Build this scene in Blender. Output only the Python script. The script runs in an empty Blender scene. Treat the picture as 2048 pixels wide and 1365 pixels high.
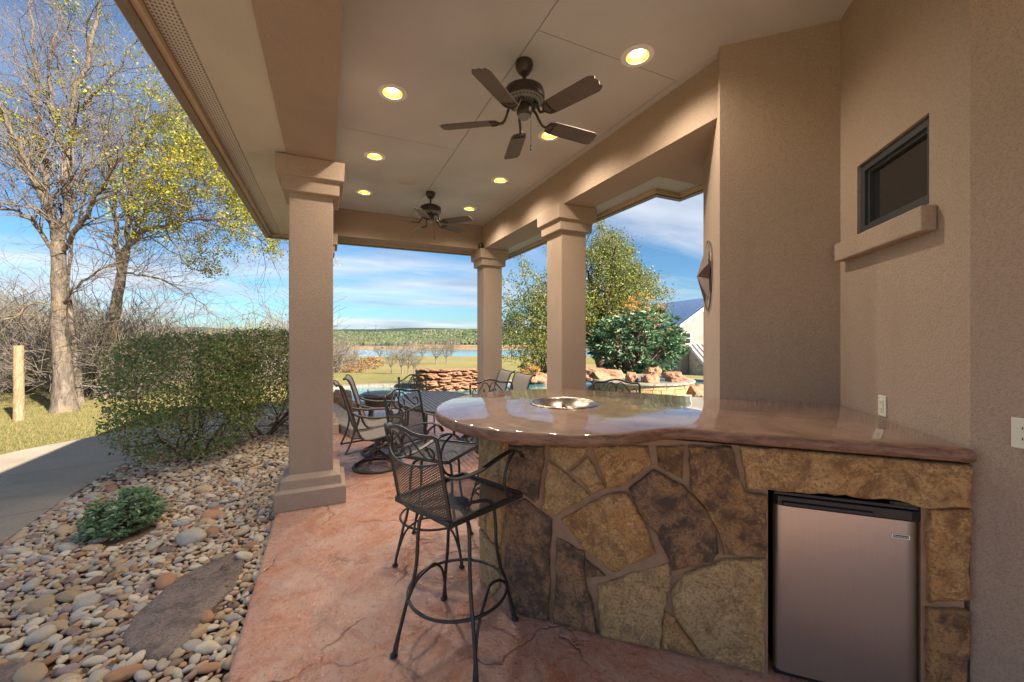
import bpy, bmesh, math, random
import numpy as np
from mathutils import Vector, Matrix, noise as mnoise
from mathutils.geometry import tessellate_polygon
R = math.radians
random.seed(7); RNG = np.random.default_rng(7)
scene = bpy.context.scene
COL = scene.collection

# ------------------------------------------------------------------ camera, sky, sun, exposure
YAW = R(24.8); SN, CS = math.sin(YAW), math.cos(YAW); EYE = 1.62; FOC = 796.0
cam_d = bpy.data.cameras.new('camera'); cam_d.lens = 14.0; cam_d.sensor_width = 36.0
cam_d.clip_start = 0.05; cam_d.clip_end = 8000; cam_d.shift_y = -0.0051
cam = bpy.data.objects.new('camera', cam_d); COL.objects.link(cam)
cam.location = (0, 0, EYE); cam.rotation_euler = (R(90), 0, -YAW); scene.camera = cam

SUN_EL = R(31); SUN_DIR = Vector((0.50 * math.cos(SUN_EL), -0.866 * math.cos(SUN_EL), math.sin(SUN_EL))).normalized()
sd = bpy.data.lights.new('sun', 'SUN'); sd.energy = 5.0; sd.angle = R(0.6); sd.color = (1, .93, .82)
sun = bpy.data.objects.new('sun', sd); COL.objects.link(sun)
sun.rotation_euler = SUN_DIR.to_track_quat('Z', 'Y').to_euler()

world = bpy.data.worlds.new('World'); scene.world = world; world.use_nodes = True
def build_world():
    nt = world.node_tree; N = nt.nodes; L = nt.links
    N.clear()
    out = N.new('ShaderNodeOutputWorld'); bg = N.new('ShaderNodeBackground'); bg.inputs[1].default_value = 0.05
    sky = N.new('ShaderNodeTexSky'); sky.sky_type = 'NISHITA'; sky.sun_disc = False
    sky.sun_elevation = SUN_EL; sky.sun_rotation = math.atan2(SUN_DIR.x, SUN_DIR.y)
    sky.altitude = 300; sky.air_density = 1.0; sky.dust_density = 0.6; sky.ozone_density = 1.6
    tc = N.new('ShaderNodeTexCoord'); sep = N.new('ShaderNodeSeparateXYZ'); L.new(tc.outputs['Generated'], sep.inputs[0])
    def m(op, a, b=None, c=None):
        n = N.new('ShaderNodeMath'); n.operation = op
        for i, q in enumerate((a, b, c)):
            if q is None: continue
            if isinstance(q, (int, float)): n.inputs[i].default_value = q
            else: L.new(q, n.inputs[i])
        return n.outputs[0]
    zz = m('ADD', m('MAXIMUM', sep.outputs[2], 0.0), 0.10)
    px = m('DIVIDE', sep.outputs[0], zz); py = m('DIVIDE', sep.outputs[1], zz)
    cmb = N.new('ShaderNodeCombineXYZ'); L.new(px, cmb.inputs[0]); L.new(py, cmb.inputs[1])
    mp = N.new('ShaderNodeMapping'); L.new(cmb.outputs[0], mp.inputs[0])
    mp.inputs['Location'].default_value = (7, 3, 0); mp.inputs['Rotation'].default_value = (0, 0, R(-20)); mp.inputs['Scale'].default_value = (0.42, 0.8, 1)
    n1 = N.new('ShaderNodeTexNoise'); n1.inputs['Scale'].default_value = 0.75; n1.inputs['Detail'].default_value = 9; n1.inputs['Roughness'].default_value = .58; n1.inputs['Distortion'].default_value = .5
    L.new(mp.outputs[0], n1.inputs['Vector'])
    r1 = N.new('ShaderNodeValToRGB'); L.new(n1.outputs[0], r1.inputs[0])
    r1.color_ramp.elements[0].position = .42; r1.color_ramp.elements[0].color = (0, 0, 0, 1)
    r1.color_ramp.elements[1].position = .60; r1.color_ramp.elements[1].color = (1, 1, 1, 1)
    # thin streaks
    mp2 = N.new('ShaderNodeMapping'); L.new(cmb.outputs[0], mp2.inputs[0]); mp2.inputs['Rotation'].default_value = (0, 0, R(25)); mp2.inputs['Scale'].default_value = (.25, 1.6, 1)
    n2 = N.new('ShaderNodeTexNoise'); n2.inputs['Scale'].default_value = 1.1; n2.inputs['Detail'].default_value = 7; n2.inputs['Roughness'].default_value = .6
    L.new(mp2.outputs[0], n2.inputs['Vector'])
    r2 = N.new('ShaderNodeValToRGB'); L.new(n2.outputs[0], r2.inputs[0])
    r2.color_ramp.elements[0].position = .48; r2.color_ramp.elements[0].color = (0, 0, 0, 1)
    r2.color_ramp.elements[1].position = .8; r2.color_ramp.elements[1].color = (.6, .6, .6, 1)
    mask = m('MAXIMUM', r1.outputs[0], r2.outputs[0])
    # clouds: lit whites over grey-blue undersides
    n3 = N.new('ShaderNodeTexNoise'); n3.inputs['Scale'].default_value = 1.6; n3.inputs['Detail'].default_value = 6; L.new(mp.outputs[0], n3.inputs['Vector'])
    cr = N.new('ShaderNodeValToRGB'); L.new(n3.outputs[0], cr.inputs[0])
    cr.color_ramp.elements[0].position = .3; cr.color_ramp.elements[0].color = (3.3, 3.8, 4.7, 1)
    cr.color_ramp.elements[1].position = .68; cr.color_ramp.elements[1].color = (6.8, 7.1, 7.6, 1)
    tint = N.new('ShaderNodeMix'); tint.data_type = 'RGBA'; tint.blend_type = 'MULTIPLY'; tint.inputs[0].default_value = 1
    L.new(sky.outputs[0], tint.inputs[6]); tint.inputs[7].default_value = (.50, .77, .97, 1)
    mx = N.new('ShaderNodeMix'); mx.data_type = 'RGBA'; L.new(m('MULTIPLY', mask, .8), mx.inputs[0]); L.new(tint.outputs[2], mx.inputs[6]); L.new(cr.outputs[0], mx.inputs[7])
    L.new(mx.outputs[2], bg.inputs[0]); L.new(bg.outputs[0], out.inputs[0])
build_world()
vs = scene.view_settings; vs.view_transform = 'Standard'; vs.look = 'None'; vs.exposure = 1.65; vs.gamma = 1.0; vs.use_curve_mapping = False
cy = scene.cycles; cy.use_denoising = True; cy.max_bounces = 10; cy.diffuse_bounces = 6; cy.glossy_bounces = 4; cy.transparent_max_bounces = 16; cy.sample_clamp_indirect = 6
LAMP_W = 40.0

# ------------------------------------------------------------------ helpers
def px(u, v, z):
    """photo pixel on the horizontal plane z -> world point"""
    a = (u - 1024) / FOC; t = (z - EYE) / ((672 - v) / FOC)
    return Vector(((SN + a * CS) * t, (CS - a * SN) * t, z))
def pt(u, v, t):
    a = (u - 1024) / FOC
    return Vector(((SN + a * CS) * t, (CS - a * SN) * t, EYE + (672 - v) / FOC * t))
def ppl(u, v, nx, ny, k):
    a = (u - 1024) / FOC; d = Vector((SN + a * CS, CS - a * SN, (672 - v) / FOC)); t = k / (d.x * nx + d.y * ny)
    return Vector((d.x * t, d.y * t, EYE + d.z * t))
def catmull(P, n=6, closed=False):
    P = [Vector(p) for p in P]; out = []; m = len(P)
    for i in range(m if closed else m - 1):
        if closed: a, b, c, d = P[(i - 1) % m], P[i], P[(i + 1) % m], P[(i + 2) % m]
        else: a, b, c, d = P[max(i - 1, 0)], P[i], P[i + 1], P[min(i + 2, m - 1)]
        for k in range(n):
            t = k / n
            out.append(.5 * ((2 * b) + (c - a) * t + (2 * a - 5 * b + 4 * c - d) * t * t + (3 * b - a - 3 * c + d) * t ** 3))
    if not closed: out.append(P[-1])
    return out

class MB:
    def __init__(s): s.v = []; s.f = []
    def add(s, vs_, fs_):
        o = len(s.v); s.v += [tuple(q) for q in vs_]; s.f += [tuple(i + o for i in f) for f in fs_]; return s
    def box(s, a, b, M=None):
        x0, y0, z0 = a; x1, y1, z1 = b
        vs_ = [Vector(q) for q in ((x0, y0, z0), (x1, y0, z0), (x1, y1, z0), (x0, y1, z0), (x0, y0, z1), (x1, y0, z1), (x1, y1, z1), (x0, y1, z1))]
        if M: vs_ = [M @ q for q in vs_]
        return s.add(vs_, [(0, 3, 2, 1), (4, 5, 6, 7), (0, 1, 5, 4), (1, 2, 6, 5), (2, 3, 7, 6), (3, 0, 4, 7)])
    def bar(s, a, b, w, h, up=(0, 0, 1)):
        a = Vector(a); b = Vector(b); d = (b - a).normalized(); sd_ = d.cross(Vector(up))
        if sd_.length < 1e-4: sd_ = d.cross(Vector((1, 0, 0)))
        sd_.normalize(); u = sd_.cross(d).normalized()
        vs_ = [p + sd_ * (i * w / 2) + u * (j * h / 2) for p in (a, b) for i, j in ((-1, -1), (1, -1), (1, 1), (-1, 1))]
        return s.add(vs_, [(0, 1, 2, 3), (7, 6, 5, 4), (0, 4, 5, 1), (1, 5, 6, 2), (2, 6, 7, 3), (3, 7, 4, 0)])
    def tube(s, P, r, n=8, closed=False, cap=True):
        P = [Vector(p) for p in P]; m = len(P); rs = r if isinstance(r, (list, tuple)) else [r] * m
        d0 = (P[1] - P[0]).normalized(); up = Vector((0, 0, 1)) if abs(d0.z) < .9 else Vector((1, 0, 0))
        u = d0.cross(up).normalized(); rings = []
        for i in range(m):
            d = (P[(i + 1) % m] - P[i - 1]) if closed else (P[min(i + 1, m - 1)] - P[max(i - 1, 0)])
            if d.length < 1e-9: d = d0
            d.normalize(); u = u - d * u.dot(d)
            if u.length < 1e-6: u = d.orthogonal()
            u.normalize(); w = d.cross(u)
            rings.append([P[i] + (u * math.cos(2 * math.pi * k / n) + w * math.sin(2 * math.pi * k / n)) * rs[i] for k in range(n)])
        vs_ = [q for g in rings for q in g]; fs_ = []
        for i in range(m if closed else m - 1):
            j = (i + 1) % m
            for k in range(n): fs_.append((i * n + k, i * n + (k + 1) % n, j * n + (k + 1) % n, j * n + k))
        if cap and not closed: fs_ += [tuple(range(n))[::-1], tuple((m - 1) * n + k for k in range(n))]
        return s.add(vs_, fs_)
    def lathe(s, prof, c=(0, 0, 0), n=32, cap=False):
        c = Vector(c); m = len(prof)
        vs_ = [c + Vector((r * math.cos(2 * math.pi * k / n), r * math.sin(2 * math.pi * k / n), z)) for r, z in prof for k in range(n)]
        fs_ = [(i * n + k, i * n + (k + 1) % n, (i + 1) * n + (k + 1) % n, (i + 1) * n + k) for i in range(m - 1) for k in range(n)]
        if cap: fs_ += [tuple(range(n))[::-1], tuple((m - 1) * n + k for k in range(n))]
        return s.add(vs_, fs_)
    def prism(s, poly, z0, z1, M=None):
        n = len(poly); vs_ = [Vector((p[0], p[1], z0)) for p in poly] + [Vector((p[0], p[1], z1)) for p in poly]
        if M: vs_ = [M @ q for q in vs_]
        return s.add(vs_, [tuple(range(n))[::-1], tuple(range(n, 2 * n))] + [(i, (i + 1) % n, n + (i + 1) % n, n + i) for i in range(n)])
    def sheet(s, rows):
        m = len(rows); n = len(rows[0])
        return s.add([q for r_ in rows for q in r_], [(i * n + k, i * n + k + 1, (i + 1) * n + k + 1, (i + 1) * n + k) for i in range(m - 1) for k in range(n - 1)])

def link_mesh(name, me, mat, parent=None, loc=None):
    if mat is not None: me.materials.append(mat)
    o = bpy.data.objects.new(name, me); COL.objects.link(o)
    if parent: o.parent = parent
    if loc is not None: o.location = loc
    return o
def obj(name, mb, mat, parent=None, smooth=0, bevel=0, loc=None, recalc=False):
    me = bpy.data.meshes.new(name); me.from_pydata([tuple(q) for q in mb.v], [], mb.f); me.validate()
    if bevel or recalc:
        bm = bmesh.new(); bm.from_mesh(me)
        if recalc: bmesh.ops.recalc_face_normals(bm, faces=bm.faces)
        if bevel: bmesh.ops.bevel(bm, geom=[e for e in bm.edges if e.is_manifold and e.calc_face_angle(0) > .5], offset=bevel, segments=2, affect='EDGES', profile=.5)
        bm.to_mesh(me); bm.free()
    if smooth:
        me.polygons.foreach_set('use_smooth', [True] * len(me.polygons)); me.set_sharp_from_angle(angle=R(smooth))
    return link_mesh(name, me, mat, parent, loc)
def np_obj(name, V, F, mat, parent=None, smooth=False):
    V = np.asarray(V, dtype=np.float32); F = np.asarray(F, dtype=np.int32); k = F.shape[1]
    me = bpy.data.meshes.new(name); me.vertices.add(len(V)); me.vertices.foreach_set('co', V.ravel())
    me.loops.add(F.size); me.loops.foreach_set('vertex_index', F.ravel())
    me.polygons.add(len(F)); me.polygons.foreach_set('loop_start', np.arange(0, F.size, k, dtype=np.int32))
    if smooth: me.polygons.foreach_set('use_smooth', np.ones(len(F), dtype=bool))
    me.update(calc_edges=True); me.validate()
    return link_mesh(name, me, mat, parent)
def tag(o, label=None, cat=None, group=None, kind=None):
    if label: o['label'] = label
    if cat: o['category'] = cat
    if group: o['group'] = group
    if kind: o['kind'] = kind
    return o
def thing(name, label, cat, loc=(0, 0, 0), rz=0, group=None):
    o = bpy.data.objects.new(name, None); COL.objects.link(o); o.empty_display_size = .1
    o.location = loc; o.rotation_euler = (0, 0, rz); return tag(o, label, cat, group)
def copy_tree(o, parent=None):
    c = o.copy(); COL.objects.link(c); c.parent = parent
    for ch in list(o.children): copy_tree(ch, c)
    return c

# ------------------------------------------------------------------ materials
MATS = {}
class NT:
    def __init__(s, name):
        s.m = bpy.data.materials.new(name); s.m.use_nodes = True; s.nt = s.m.node_tree; s.N = s.nt.nodes; s.L = s.nt.links
        s.b = s.N['Principled BSDF']; s.out = s.N['Material Output']; s.tc = s.N.new('ShaderNodeTexCoord'); MATS[name] = s.m
    def node(s, t, **k):
        n = s.N.new(t)
        for a, b in k.items(): setattr(n, a, b)
        return n
    def set(s, inp, val):
        if hasattr(val, 'is_output') or isinstance(val, bpy.types.NodeSocket): s.L.new(val, inp)
        else: inp.default_value = val
    def co(s, scale=(1, 1, 1), rot=(0, 0, 0), loc=(0, 0, 0), src='Object'):
        n = s.node('ShaderNodeMapping'); s.L.new(s.tc.outputs[src], n.inputs[0]); n.inputs['Scale'].default_value = scale; n.inputs['Rotation'].default_value = rot; n.inputs['Location'].default_value = loc
        return n.outputs[0]
    def noise(s, scale, detail=4, rough=.55, vec=None, dist=0):
        n = s.node('ShaderNodeTexNoise'); n.inputs['Scale'].default_value = scale; n.inputs['Detail'].default_value = detail; n.inputs['Roughness'].default_value = rough; n.inputs['Distortion'].default_value = dist
        s.L.new(vec if vec is not None else s.tc.outputs['Object'], n.inputs['Vector']); return n.outputs[0]
    def voro(s, scale, feature='F1', vec=None, out=0):
        n = s.node('ShaderNodeTexVoronoi', feature=feature); n.inputs['Scale'].default_value = scale
        s.L.new(vec if vec is not None else s.tc.outputs['Object'], n.inputs['Vector']); return n.outputs[out]
    def ramp(s, fac, stops):
        n = s.node('ShaderNodeValToRGB'); s.L.new(fac, n.inputs[0]); e = n.color_ramp.elements
        while len(e) < len(stops): e.new(.5)
        for k, (p, c) in enumerate(stops):
            e[k].position = p; e[k].color = (c, c, c, 1) if isinstance(c, (int, float)) else (*c, 1)
        return n.outputs[0]
    def mix(s, fac, a, b, mode='MIX'):
        n = s.node('ShaderNodeMix', data_type='RGBA', blend_type=mode)
        s.set(n.inputs[0], fac)
        for i, q in ((6, a), (7, b)):
            s.set(n.inputs[i], (*q, 1) if isinstance(q, tuple) and len(q) == 3 else q)
        return n.outputs[2]
    def math(s, op, a, b=0.0, c=0.0):
        n = s.node('ShaderNodeMath', operation=op); s.set(n.inputs[0], a); s.set(n.inputs[1], b); s.set(n.inputs[2], c); return n.outputs[0]
    def bump(s, h, strength=.4, dist=.01, prev=None):
        n = s.node('ShaderNodeBump'); n.inputs['Strength'].default_value = strength; n.inputs['Distance'].default_value = dist; s.L.new(h, n.inputs['Height'])
        if prev is not None: s.L.new(prev, n.inputs['Normal'])
        s.L.new(n.outputs[0], s.b.inputs['Normal']); return n.outputs[0]
    def fin(s, col=None, rough=.7, metal=0, spec=.5):
        if col is not None: s.set(s.b.inputs['Base Color'], (*col, 1) if isinstance(col, tuple) and len(col) == 3 else col)
        s.set(s.b.inputs['Roughness'], rough); s.set(s.b.inputs['Metallic'], metal); s.set(s.b.inputs['Specular IOR Level'], spec); return s.m

def simple(name, col, rough=.6, metal=0, var=.12, scale=6, bump=0, bscale=60, spec=.5):
    t = NT(name); n = t.noise(scale, 5)
    c = t.mix(t.ramp(n, [(.3, 0.), (.7, 1.)]), tuple(x * (1 - var) for x in col), tuple(min(1, x * (1 + var)) for x in col))
    if bump: t.bump(t.noise(bscale, 4), bump, .004)
    return t.fin(c, rough, metal, spec)

def m_stucco(name, col):
    t = NT(name); big = t.noise(1.1, 3); fine = t.noise(150, 3, .6)
    c = t.mix(t.ramp(big, [(.3, 0.), (.7, 1.)]), tuple(x * .93 for x in col), tuple(x * 1.06 for x in col))
    c = t.mix(t.ramp(fine, [(.38, 1.), (.52, 0.)]), c, tuple(x * .78 for x in col))
    c = t.mix(t.ramp(t.noise(2.2, 6, .65, t.co((1.6, 1.6, .35))), [(.52, 0.), (.72, .28)]), c, tuple(x * .62 for x in col))
    v = t.voro(95, 'SMOOTH_F1'); h = t.math('ADD', t.math('MULTIPLY', v, .7), t.noise(210, 3, .65))
    t.bump(h, .55, .006); return t.fin(c, .88, 0, .25)
m_stucco('stucco', (.41, .315, .25))
def m_board(name, col):
    t = NT(name); g = t.noise(7, 6, .6, t.co((6, .35, 1)), 1.2)
    c = t.mix(t.ramp(t.noise(1.3, 4), [(.3, 0.), (.7, 1.)]), tuple(x * .9 for x in col), tuple(x * 1.05 for x in col))
    c = t.mix(t.ramp(t.voro(1.9), [(.012, 1.), (.02, 0.)]), c, (.10, .085, .07))
    t.bump(g, .35, .006); return t.fin(c, .62, 0, .3)
m_board('ceiling_board', (.54, .54, .535)); m_board('soffit_board', (.54, .50, .44))
def m_perf():
    t = NT('perforated_vent'); vec = t.co((1, 1, 1)); sx = t.node('ShaderNodeSeparateXYZ'); t.L.new(vec, sx.inputs[0])
    def fr(o, k): return t.math('ABSOLUTE', t.math('SUBTRACT', t.math('FRACT', t.math('MULTIPLY', o, k)), .5))
    a, b = fr(sx.outputs[0], 52), fr(sx.outputs[1], 36)
    d = t.math('ADD', t.math('MULTIPLY', a, a), t.math('MULTIPLY', b, b))
    c = t.mix(t.ramp(d, [(.05, 1.), (.075, 0.)]), (.54, .50, .44), (.05, .045, .04)); return t.fin(c, .6)
m_perf()
simple('gutter_paint', (.20, .155, .125), .45, 0, .08); simple('fascia_paint', (.50, .37, .25), .6, 0, .08)
def m_floor():
    t = NT('stamped_concrete')
    a = t.noise(1.1, 6, .6, None, .6); b = t.noise(4.5, 6, .65, None, .8)
    c = t.mix(t.ramp(a, [(.40, 0.), (.60, 1.)]), (.50, .20, .105), (.56, .31, .23))
    c = t.mix(t.ramp(b, [(.40, 0.), (.72, .75)]), c, (.60, .43, .35))
    c = t.mix(t.ramp(t.noise(30, 6, .75), [(.54, 0.), (.66, .8)]), c, (.20, .105, .065))
    dv = t.node('ShaderNodeVectorMath', operation='ADD'); t.L.new(t.tc.outputs['Object'], dv.inputs[0])
    nn = t.node('ShaderNodeTexNoise'); nn.inputs['Scale'].default_value = 1.7; nn.inputs['Detail'].default_value = 5
    t.L.new(t.tc.outputs['Object'], nn.inputs['Vector'])
    sc = t.node('ShaderNodeVectorMath', operation='SCALE'); t.L.new(nn.outputs[1], sc.inputs[0]); sc.inputs['Scale'].default_value = .55; t.L.new(sc.outputs[0], dv.inputs[1])
    crack = t.voro(1.25, 'DISTANCE_TO_EDGE', dv.outputs[0])
    gate = t.ramp(t.noise(1.6, 2), [(.46, 0.), (.54, 1.)])
    ck = t.math('MULTIPLY', t.ramp(crack, [(.0, 1.), (.012, 0.)]), gate)
    c = t.mix(t.math('MULTIPLY', ck, .45), c, (.22, .10, .06))
    h = t.math('ADD', t.math('MULTIPLY', t.noise(5, 8, .68, None, .5), 1.0), t.math('MULTIPLY', t.noise(38, 5, .7), .35))
    h = t.math('SUBTRACT', h, t.math('MULTIPLY', ck, .5))
    t.bump(h, .75, .028)
    return t.fin(c, t.ramp(b, [(.3, .20), (.7, .36)]), 0, .7)
m_floor()
def m_counter():
    t = NT('polished_counter'); a = t.noise(2.2, 7, .62, None, 1.2); b = t.noise(14, 6, .65)
    c = t.mix(t.ramp(a, [(.3, 0.), (.68, 1.)]), (.15, .08, .055), (.34, .215, .155))
    c = t.mix(t.ramp(b, [(.55, 0.), (.72, .6)]), c, (.08, .042, .03))
    t.bump(t.noise(30, 6, .7), .06, .006)
    t.b.inputs['Coat Weight'].default_value = 1; t.b.inputs['Coat IOR'].default_value = 1.6; t.b.inputs['Coat Roughness'].default_value = .06
    return t.fin(c, .45, 0, .2)
m_counter()
def m_edge():
    t = NT('counter_edge'); g = t.noise(9, 7, .7, t.co((1, 1, 5)), .6); c = t.mix(t.ramp(g, [(.36, 0.), (.62, 1.)]), (.12, .06, .04), (.30, .165, .11))
    c = t.mix(t.ramp(t.noise(40, 5, .75, t.co((.5, .5, 3))), [(.60, 0.), (.68, .8)]), c, (.05, .028, .02)); t.bump(t.noise(35, 6, .7), .25, .006); return t.fin(c, t.ramp(g, [(.3, .36), (.7, .5)]), 0, .45)
m_edge()
def m_stone(name, base, dark, rust, amt):
    t = NT(name); oi = t.node('ShaderNodeObjectInfo'); ad = t.node('ShaderNodeVectorMath', operation='ADD'); t.L.new(t.tc.outputs['Object'], ad.inputs[0])
    sc = t.node('ShaderNodeMath', operation='MULTIPLY'); t.L.new(oi.outputs['Random'], sc.inputs[0]); sc.inputs[1].default_value = 40; t.L.new(sc.outputs[0], ad.inputs[1]); v = ad.outputs[0]
    n1 = t.noise(8, 10, .72, v, .3); n2 = t.noise(3.5, 6, .6, v, .5); n3 = t.noise(75, 5, .75, v)
    c = t.mix(t.ramp(n2, [(.40, 0.), (.62, 1.)]), base, rust)
    c = t.mix(t.ramp(n1, [(.54 - amt * .3, 0.), (.66 - amt * .26, .95)]), c, dark)
    c = t.mix(t.ramp(t.noise(22, 8, .75, v), [(.53, 0.), (.62, .75)]), c, tuple(min(1, x * 1.3) for x in base))
    c = t.mix(t.ramp(n3, [(.40, .75), (.50, 0.)]), c, tuple(x * .40 for x in base))
    vein = t.math('LESS_THAN', t.math('ABSOLUTE', t.math('SUBTRACT', t.noise(3.2, 7, .6, v, 1.2), .5)), .006)
    c = t.mix(t.math('MULTIPLY', vein, .55), c, tuple(x * .45 for x in rust))
    h = t.math('SUBTRACT', t.math('ADD', t.noise(10, 10, .7, v, .4), t.math('MULTIPLY', n3, .3)), t.math('MULTIPLY', vein, .15)); t.bump(h, .9, .035); return t.fin(c, .6, 0, .4)
m_stone('stone_gold', (.62, .39, .18), (.30, .155, .075), (.58, .30, .11), .14)
m_stone('stone_olive', (.60, .41, .215), (.36, .22, .115), (.60, .37, .16), .10)
m_stone('stone_dark', (.33, .205, .13), (.095, .066, .054), (.44, .24, .11), .40)
m_stone('stone_brown', (.45, .265, .13), (.12, .07, .05), (.50, .27, .11), .30)
m_stone('stone_pale', (.58, .41, .22), (.25, .15, .08), (.46, .29, .12), .10)
m_stone('stone_red', (.46, .22, .115), (.24, .12, .075), (.52, .30, .17), .15)
m_stone('stone_grey', (.36, .31, .25), (.2, .16, .13), (.42, .33, .23), .15)
m_stone('slab_brown', (.30, .225, .185), (.19, .14, .115), (.36, .27, .22), .2)
simple('mortar', (.34, .215, .14), .9, 0, .15, 12, .5, 120)
def m_rock(name, island):
    t = NT(name)
    if island:
        g = t.node('ShaderNodeNewGeometry'); base = t.ramp(g.outputs['Random Per Island'], ROCK_STOPS)
        cr = base
    else:
        oi = t.node('ShaderNodeObjectInfo'); cr = oi.outputs['Color']
    n = t.noise(9, 5, .6); c = t.mix(t.ramp(n, [(.48, 0.), (.74, .5)]), cr, (.42, .27, .15))
    c = t.mix(t.ramp(t.noise(45, 4, .7), [(.35, .4), (.5, 0.)]), c, (.14, .10, .08))
    t.bump(t.noise(40, 5, .65), .35, .006); return t.fin(c, .62, 0, .35)
ROCK_COLS = {'tan': (.55, .40, .25), 'cream white': (.68, .60, .47), 'grey': (.44, .41, .38), 'rust brown': (.42, .23, .13), 'dark brown': (.26, .18, .14), 'mauve': (.40, .29, .28), 'yellow ochre': (.52, .40, .25)}
ROCK_STOPS = [(0, (.56, .41, .25)), (.2, (.70, .61, .47)), (.36, (.46, .42, .37)), (.5, (.60, .45, .27)), (.62, (.44, .24, .13)), (.74, (.66, .55, .40)), (.86, (.33, .21, .15)), (1, (.46, .31, .25))]
m_rock('river_rock', False); m_rock('river_rock_mass', True)
simple('bed_soil', (.17, .10, .065), .95, 0, .3, 8, .8, 50)
def m_path():
    t = NT('path_concrete'); c = t.mix(t.ramp(t.noise(.9, 5), [(.3, 0.), (.7, 1.)]), (.34, .27, .195), (.42, .345, .255))
    c = t.mix(t.ramp(t.noise(30, 4, .7), [(.38, .35), (.5, 0.)]), c, (.19, .15, .115))
    sx = t.node('ShaderNodeSeparateXYZ'); t.L.new(t.tc.outputs['Object'], sx.inputs[0])
    j = t.math('LESS_THAN', t.math('ABSOLUTE', t.math('SUBTRACT', t.math('FRACT', t.math('DIVIDE', t.math('ADD', sx.outputs[1], t.math('MULTIPLY', sx.outputs[0], -.25)), 1.9)), .5)), .004)
    c = t.mix(t.math('MULTIPLY', j, .7), c, (.10, .08, .06)); c = t.mix(t.ramp(t.noise(2.4, 6, .65), [(.55, 0.), (.75, .4)]), c, (.22, .17, .12))
    t.bump(t.noise(90, 4), .25, .004); return t.fin(c, .85, 0, .3)
m_path()
def m_ground():
    t = NT('ground_grass')
    c = t.mix(t.ramp(t.noise(.035, 6, .6), [(.36, 0.), (.64, 1.)]), (.33, .25, .10), (.20, .19, .05))
    c = t.mix(t.ramp(t.noise(.4, 6, .65), [(.45, 0.), (.75, .6)]), c, (.42, .31, .16))
    c = t.mix(t.ramp(t.noise(9, 5, .7), [(.35, .5), (.55, 0.)]), c, (.12, .11, .035))
    # far shore: woodland and bare mud by distance along the ground
    sx = t.node('ShaderNodeSeparateXYZ'); t.L.new(t.tc.outputs['Object'], sx.inputs[0])
    d = t.math('ADD', t.math('MULTIPLY', sx.outputs[0], SN), t.math('MULTIPLY', sx.outputs[1], CS))
    mud = t.mix(t.ramp(t.noise(.02, 5), [(.35, 0.), (.65, 1.)]), (.27, .155, .09), (.36, .27, .15))
    c = t.mix(t.math('MULTIPLY', t.math('GREATER_THAN', d, 400.), 1.0), c, mud)
    wood = t.mix(t.ramp(t.noise(.012, 7, .7), [(.4, 0.), (.62, 1.)]), (.03, .05, .04), (.07, .09, .055))
    c = t.mix(t.ramp(t.math('DIVIDE', d, 2000.), [(.37, 0.), (.42, 1.)]), c, wood)
    t.bump(t.noise(12, 6, .7), .6, .05); return t.fin(c, .95, 0, .15)
m_ground()
def m_leaf(name, stops, rough=.5, trans=.25):
    t = NT(name); g = t.node('ShaderNodeNewGeometry'); c = t.ramp(g.outputs['Random Per Island'], stops)
    t.fin(c, rough, 0, .35)
    tr = t.node('ShaderNodeBsdfTranslucent'); t.L.new(c, tr.inputs[0]); mx = t.node('ShaderNodeMixShader'); mx.inputs[0].default_value = trans
    t.L.new(t.b.outputs[0], mx.inputs[1]); t.L.new(tr.outputs[0], mx.inputs[2]); t.L.new(mx.outputs[0], t.out.inputs[0]); return t.m
m_leaf('leaf_yellow', [(0, (.38, .32, .03)), (.3, (.46, .36, .03)), (.6, (.24, .26, .03)), (1, (.11, .15, .03))], .5, .4)
m_leaf('leaf_oak', [(0, (.07, .10, .03)), (.35, (.14, .175, .04)), (.7, (.26, .26, .06)), (1, (.36, .32, .08))], .5, .3)
m_leaf('leaf_loquat', [(0, (.045, .11, .055)), (.5, (.08, .165, .08)), (.85, (.16, .25, .12)), (1, (.32, .27, .13))], .4, .2)
m_leaf('leaf_orange', [(0, (.55, .25, .05)), (.5, (.62, .36, .09)), (1, (.45, .30, .12))], .6, .4)
m_leaf('leaf_hedge', [(0, (.08, .14, .045)), (.4, (.165, .26, .07)), (.66, (.27, .34, .10)), (.84, (.38, .29, .14)), (1, (.48, .28, .16))], .42, .25)
m_leaf('leaf_shrub', [(0, (.11, .22, .11)), (.5, (.18, .32, .16)), (1, (.38, .48, .28))], .42, .2)
m_leaf('leaf_litter', [(0, (.30, .18, .09)), (.5, (.20, .11, .06)), (1, (.40, .29, .18))], .7, .15)
m_leaf('brush_twig', [(0, (.10, .085, .075)), (.5, (.17, .14, .115)), (.85, (.25, .195, .14)), (1, (.17, .17, .06))], .85, 0)
m_leaf('bush_russet', [(0, (.30, .15, .06)), (.6, (.40, .22, .09)), (1, (.34, .27, .13))], .8, .2)
m_leaf('far_wood', [(0, (.035, .06, .03)), (.5, (.075, .10, .035)), (.8, (.12, .13, .055)), (1, (.15, .135, .11))], .9, 0)
m_leaf('grass_blade', [(0, (.10, .13, .03)), (.5, (.19, .17, .05)), (1, (.29, .22, .09))], .7, .3)
def m_bark(name, a, b, sc=1):
    t = NT(name); n = t.noise(9 * sc, 7, .7, t.co((1.6, 1.6, .35)), .8); c = t.mix(t.ramp(n, [(.34, 0.), (.66, 1.)]), a, b)
    c = t.mix(t.ramp(t.noise(1.3, 3), [(.5, 0.), (.75, .5)]), c, (.36, .26, .13)); t.bump(n, 1.0, .04); return t.fin(c, .92, 0, .15)
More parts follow.
